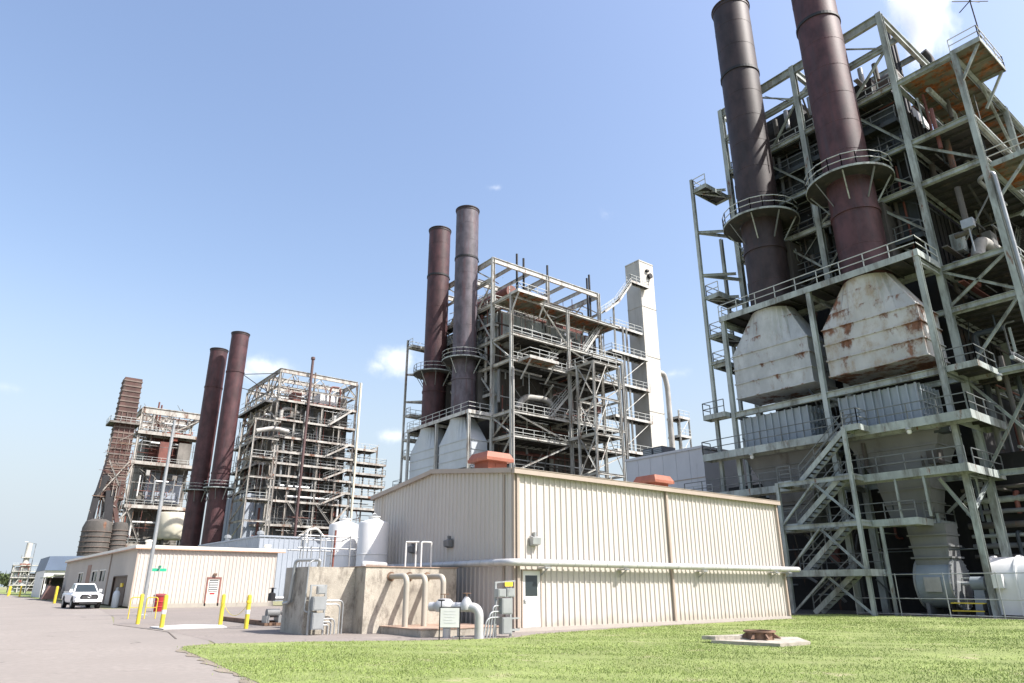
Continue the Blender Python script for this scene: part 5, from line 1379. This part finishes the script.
    q = MB(); q.path([(-.35, 0, .5), (.2, 0, .5)], .18, 14); q.build('motor', hopper_m, T, smooth=40)
    q = MB(); q.path(bend([(.3, 0, .5), (.5, 0, .5), (.5, 0, 1.1), (-.2, 0, 1.1)], .15), .09, 10); q.build('pipe_bend', galv, T, smooth=40)
    for x in (-.42, .1): q = MB(); q.box(x, -.3, .12, x + .12, .3, .4); q.build('foot', galv, T)
    q = MB(); q.lathe((-.2, 0, 1.0), [(.16, 0), (.16, .3), (.05, .35), (.05, .5), (.2, .52), (0, .55)], 12); q.build('valve', black_m, T)


small_items()


# ================================================================== pickup truck
def truck():
    T = thing('pickup_truck', 'white pickup truck parked in front of the brown roller door, facing the camera', 'pickup truck', (8.55, 62.9, 0), math.radians(3))
    # local: front at y=0, tail at y=5.4, x across

    def sec(y, w, zb, zt, c=.12, wt=None):
        wt = wt or w * .94
        return [(-w, y, zb + c), (-w * .93, y, zb), (w * .93, y, zb), (w, y, zb + c), (w, y, zt - c * 1.4), (wt * .93, y, zt), (-wt * .93, y, zt), (-w, y, zt - c * 1.4)]
    q = MB(); q.loft([sec(.02, .84, .52, .86), sec(.12, .93, .48, .98), sec(.35, .95, .45, 1.07), sec(1.35, .95, .45, 1.14), sec(1.5, .95, .42, 1.16), sec(3.3, .95, .42, 1.16), sec(3.4, .95, .42, 1.18), sec(5.3, .94, .5, 1.18), sec(5.4, .92, .52, 1.14)])
    b = q.build('body', car_white, T, smooth=35)
    q = MB(); g = lambda y, w, z: [(-w, y, z), (w, y, z)]
    bl = [(-.86, 1.45, 1.15), (.86, 1.45, 1.15), (.88, 3.35, 1.17), (-.88, 3.35, 1.17)]; tl = [(-.66, 2.15, 1.76), (.66, 2.15, 1.76), (.68, 3.1, 1.78), (-.68, 3.1, 1.78)]
    tl2 = [(-.62, 2.25, 1.80), (.62, 2.25, 1.80), (.64, 3.02, 1.81), (-.64, 3.02, 1.81)]
    q.loft([bl, tl, tl2]); q.build('cabin', car_white, T, smooth=25)

    def pane(name, pts, off):
        c = Vector((0, 0, 0)); P = [Vector(p) for p in pts]
        for p in P: c += p / len(P)
        n = (P[1] - P[0]).cross(P[2] - P[0]).normalized()
        if n.dot(c - Vector((0, 2.4, 1.4))) < 0: n = -n
        P = [c + (p - c) * .9 + n * off for p in P]; k = MB(); k.add([p for p in P] + [p - n * .02 for p in P], [(0, 1, 2, 3), (7, 6, 5, 4)] + [(i, (i + 1) % 4, 4 + (i + 1) % 4, 4 + i) for i in range(4)]); return k.build(name, glass, T)
    pane('windscreen', (bl[0], bl[1], tl[1], tl[0]), .012)
    for s in (0, 1):
        A, B_, C_, D_ = (bl[0], bl[3], tl[3], tl[0]) if s == 0 else (bl[1], bl[2], tl[2], tl[1]); pane('side_window', (A, B_, C_, D_), .012)
    pane('rear_window', (bl[2], bl[3], tl[3], tl[2]), .012)
    q = MB(); q.prism([(-.54, .68), (-.62, .82), (-.52, 1.03), (.52, 1.03), (.62, .82), (.54, .68)], -.03, .06, 'y'); gr = q.build('grille', black_m, T)
    q = MB()
    for z in (.76, .83, .90): q.box(-.47, -.045, z - .012, .47, -.031, z + .012)
    q.build('grille_bars', mat('bar_grey', (.12, .12, .12), .1), gr)
    q = MB(); ring = [(.1 * math.cos(a) * 1.3, -.05, .87 + .075 * math.sin(a)) for a in [i * math.pi / 9 for i in range(19)]]; q.path(ring, .014, 6); q.build('emblem', chrome, gr)
    for s in (-1, 1):
        q = MB(); q.prism([(s * .56, .84), (s * .62, 1.0), (s * .92, 1.02), (s * .92, .86)], -.0, .2, 'y'); q.build('headlight', mat('headlight_glass', (.6, .62, .65), .05, 1, .1, spec=.8) if 'headlight_glass' not in MATS else MATS['headlight_glass'], T)
        q = MB(); q.box(s * .78 - .12, -.05, .52, s * .78 + .12, .03, .62); q.build('fog_lamp', dark, T)
        q = MB(); q.box(s * 1.0 - .1, 1.6, 1.18, s * 1.0 + .1, 1.72, 1.40); m = q.build('mirror', car_white, T); q = MB(); q.bar((s * .86, 1.68, 1.2), (s * .98, 1.68, 1.22), .05); q.build('mirror_arm', black_m, m)
        for y in (.98, 4.35):
            q = MB(); q.path([(s * .955, y, .44), (s * .965, y, .44)], .47, 24); q.build('wheel_arch', dark, T)
            q = MB(); q.path([(s * .70, y, .38), (s * .975, y, .38)], .38, 24); w = q.build('wheel', tyre_m, T, smooth=40)
            q = MB(); q.path([(s * .90, y, .38), (s * .985, y, .38)], .23, 18); q.build('rim', galv, w)
    q = MB(); q.box(-.88, -.08, .50, .88, .05, .68); q.build('bumper', mat('bumper_white', (.7, .7, .7), .02, 1, .3), T)
    q = MB(); q.box(-.6, -.06, .34, .6, .1, .499); q.build('lower_intake', dark, T)
    q = MB(); q.box(-.17, -.1, .55, .17, -.082, .67); q.build('number_plate', white_m, T)
    q = MB(); q.box(-.78, 3.5, .95, .78, 5.25, 1.19); q.build('bed_liner', dark, T)
    for s in (-1, 1): q = MB(); q.box(s * .86 - .04, 3.45, 1.17, s * .86 + .04, 5.3, 1.22); q.build('bed_rail', car_white, T)
    q = MB(); q.box(-.7, .6, .25, .7, 5.1, .42); q.build('chassis', dark, T)


truck()


# ================================================================== far left background
def background():
    T = thing('blue_roof_building', 'white building with a deep blue roof band beyond the cream building', 'building', (10.9, 128, 0))
    q = MB(); q.box(0, 0, 0, 16, 14, 3.85); q.build('wall', white_m, T)
    q = MB(); q.loft([[(-.1, -.3, 3.86), (16, -.3, 3.86), (16, 14, 3.86), (-.1, 14, 3.86)], [(.25, 0, 5.9), (16, 0, 6.4), (16, 14, 6.4), (.25, 14, 5.9)]]); q.build('roof', blue_roof, T)
    for (x0, x1, z0, z1) in ((.3, .9, 2.0, 3.0), (1.2, 2.6, 1.4, 3.3), (3.4, 5.0, .1, 3.0)): q = MB(); q.box(x0, -.06, z0, x1, -.002, z1); q.build('opening', dark, T)
    T = thing('lean_to_shelter', 'dark lean-to shelter at the far end of the cream building', 'shelter', (9.9, 107, 0))
    q = MB(); q.add([(-.4, -.4, 2.6), (3.2, -.4, 3.2), (3.2, 9, 3.2), (-.4, 9, 2.6), (-.4, -.4, 2.7), (3.2, -.4, 3.3), (3.2, 9, 3.3), (-.4, 9, 2.7)], [(0, 3, 2, 1), (4, 5, 6, 7), (0, 1, 5, 4), (1, 2, 6, 5), (2, 3, 7, 6), (3, 0, 4, 7)]); q.build('roof', mat('shelter_olive', (.22, .24, .14), .15), T)
    for (x, y) in ((0, 0), (0, 8), (2.8, 0)): q = MB(); q.bar((x, y, 0), (x, y, 2.7), .15); q.build('post', brown_m, T)
    q = MB(); q.box(.4, 8.6, 0, 2.9, 8.8, 2.7); q.build('back_wall', dark, T)
    T = thing('brown_dumpster', 'rust brown slanted dumpster left of the cream building', 'dumpster', (9.6, 103, 0))
    q = MB(); q.prism([(-.6, .15), (.9, .15), (1.2, 1.5), (-.1, 1.7)], 0, 2.2, 'y'); q.build('body', mat('dumpster_brown', (.17, .10, .085), .15), T)
    q = MB(); q.box(-.15, -.03, 1.70, 1.25, 2.25, 1.78); q.build('lid', dark, T)
    for (i, (x, y)) in enumerate(((8.6, 85.0), (9.2, 140), (8.2, 150), (9.4, 168), (7.6, 172))):
        T = thing('bollard', ['yellow bollard beside the pickup truck', 'distant yellow bollard, nearest of four by the far road edge', 'distant yellow bollard, second of four by the far road edge', 'distant yellow bollard, third of four by the far road edge', 'distant yellow bollard, last of four by the far road edge'][i], 'bollard', (x, y, 0), group='yellow bollards along the road')
        q = MB(); q.lathe((0, 0, 0), [(.13, 0), (.13, 1.5), (.1, 1.6), (0, 1.62)], 12); q.build('post', yellow, T)
    # distant plant
    O = (15.2, 235, 0)
    T = thing('distant_plant_tower', 'small distant plant tower with a pale leaning stack at the far left edge', 'tower', O)
    T.scale = (.62, .62, .55)
    for x in (-4, -1, 2, 5):
        for y in (0, 7): member(T, 'column', (x, y, 0), (x, y, 13 if x < 4 else 10), .5, .5, steel_b)
    for z in (3.5, 7, 10, 12.8): platform(T, -4.4, 5.4, -.5, 7, z, 'r', steel=steel_b)
    for (a, b) in (((-4, 0, 0), (-1, 0, 7)), ((2, 0, 0), (5, 0, 7)), ((-1, 0, 7), (2, 0, 12)), ((2, 0, 7), (-1, 0, 12))): member(T, 'brace', a, b, .3, .3, steel_b)
    q = MB(); q.box(-3, 1, .5, 1.5, 6, 12); q.build('casing', casing_b, T); q = MB(); q.box(2, 1, .5, 4.6, 6, 9); q.build('casing', casing_c, T)
    q = MB(); q.lathe((0, 2, 12), [(1.6, 0), (1.15, 1), (1.1, 11.5), (.95, 11.5)], 16); q.build('stack', duct_conc, T, smooth=40)
    q = MB(); q.box(-1.9, .6, 12.9, 1.9, 4, 13.6); q.build('collar', orange_m, T); platform(T, -2, 2, .2, 4, 16.5, 'rf', steel=steel_b)
    scatter_pipes(T, [(-4, 5, -.3, .8, 1, 12.5, 22)], 55, [pipe_m, galv, casing_c, red_pipe])
    T = thing('distant_conveyor', 'thin distant pipe bridge running off the far left edge', 'pipe bridge', (-6, 262, 0))
    for x in (0, 6, 12): member(T, 'leg', (x, 0, 0), (x, 0, 9), .4, .4, steel_b)
    for z in (8, 9.2): member(T, 'beam', (-14, 0, z), (14, 0, z), .3, .4, steel_b)
    T = thing('red_shed', 'small dull red shed at the far left edge', 'shed', (4.2, 225, 0))
    q = MB(); q.box(-3, 0, 0, 2.5, 6, 3.0); q.build('wall', red_pipe, T); q = MB(); q.prism([(-3.3, 3.0), (2.8, 3.0), (-.2, 4.0)], -.2, 6.2, 'y'); q.build('roof', galv, T)
    q = MB(); q.box(-1.2, -.05, 0, .2, -.002, 2.2); q.build('door', dark, T)
    T = thing('street_lamp', 'distant white street lamp with a long arm at the far left', 'street lamp', (13.4, 190, 0))
    q = MB(); q.lathe((0, 0, 0), [(.1, 0), (.06, 10.6)], 8); q.build('pole', galv, T); q = MB(); q.bar((0, 0, 10.5), (-1.6, 0, 10.9), .08); q.build('arm', galv, T); q = MB(); q.box(-2.2, -.15, 10.85, -1.5, .15, 11.0); q.build('lamp_head', white_m, T)
    # strip of verge and distant woodland
    sheet('verge', [(9.9, 112), (40, 112), (40, 420), (9.9, 420)], .008, lawn_m)
    leafm = mat('distant_leaves', (.06, .085, .03), .35, .3, .8)
    R = np.random.default_rng(3); n = 26000
    cx = R.uniform(-420, 260, 90); cy = R.uniform(430, 560, 90); k = R.integers(0, 90, n)
    rr = np.abs(R.normal(0, 1, n)); th = R.uniform(0, 6.283, n); z = R.uniform(.3, 1, n) ** .7 * (5 + (k * 37 % 5))
    p = np.stack([cx[k] + rr * 5 * np.cos(th), cy[k] + rr * 4 * np.sin(th), z * np.exp(-.06 * rr ** 2)], 1)
    d = R.normal(0, .9, (n, 3, 3)); V = (p[:, None, :] + d).astype(np.float32); V[:, :, 2] = np.maximum(V[:, :, 2], 0)
    me = bpy.data.meshes.new('woodland'); me.from_pydata(V.reshape(-1, 3).tolist(), [], np.arange(n * 3).reshape(-1, 3).tolist()); me.materials.append(leafm)
    o = bpy.data.objects.new('woodland', me); COL.objects.link(o); tag(o, 'low line of distant trees on the horizon at far left', 'woodland', kind='stuff')


background()


def steam():
    q = MB(); q.lathe((0, 0, 0), [(0, -1), (.4, -.92), (.71, -.71), (.92, -.38), (1, 0), (.92, .38), (.71, .71), (.4, .92), (0, 1)], 16, cap=False)
    m = bpy.data.materials.new('steam'); m.use_nodes = True; nt = m.node_tree; nt.nodes.clear(); N = nt.nodes.new; L = nt.links.new
    out = N('ShaderNodeOutputMaterial'); v = N('ShaderNodeVolumePrincipled'); v.inputs['Color'].default_value = (.97, .97, .97, 1); v.inputs['Anisotropy'].default_value = .2
    tc = N('ShaderNodeTexCoord'); n = N('ShaderNodeTexNoise'); n.inputs['Scale'].default_value = 2.6; n.inputs['Detail'].default_value = 6; n.inputs['Roughness'].default_value = .6; L(tc.outputs['Object'], n.inputs['Vector'])
    ln = N('ShaderNodeVectorMath'); ln.operation = 'LENGTH'; L(tc.outputs['Object'], ln.inputs[0])
    f = N('ShaderNodeMath'); f.operation = 'SUBTRACT'; f.inputs[0].default_value = .70; L(ln.outputs['Value'], f.inputs[1])
    a = N('ShaderNodeMath'); a.operation = 'MULTIPLY_ADD'; L(n.outputs[0], a.inputs[0]); a.inputs[1].default_value = 1.7; a.inputs[2].default_value = -.85
    s = N('ShaderNodeMath'); s.operation = 'ADD'; L(a.outputs[0], s.inputs[0]); L(f.outputs[0], s.inputs[1])
    mr = N('ShaderNodeMapRange'); L(s.outputs[0], mr.inputs[0]); mr.inputs[1].default_value = 0; mr.inputs[2].default_value = .5; mr.inputs[3].default_value = 0; mr.inputs[4].default_value = .5
    L(mr.outputs[0], v.inputs['Density']); L(v.outputs[0], out.inputs['Volume'])
    for c, sc in (((65.0, 16.4, 57.0), (4.0, 4.6, 10.0)),):
        o = q.build('steam_plume', m); o.location = c; o.scale = sc; o.rotation_euler = (.1, -.1, 0)
        tag(o, 'white steam plume rising behind the top of the nearest structure', 'steam', kind='stuff')


steam()
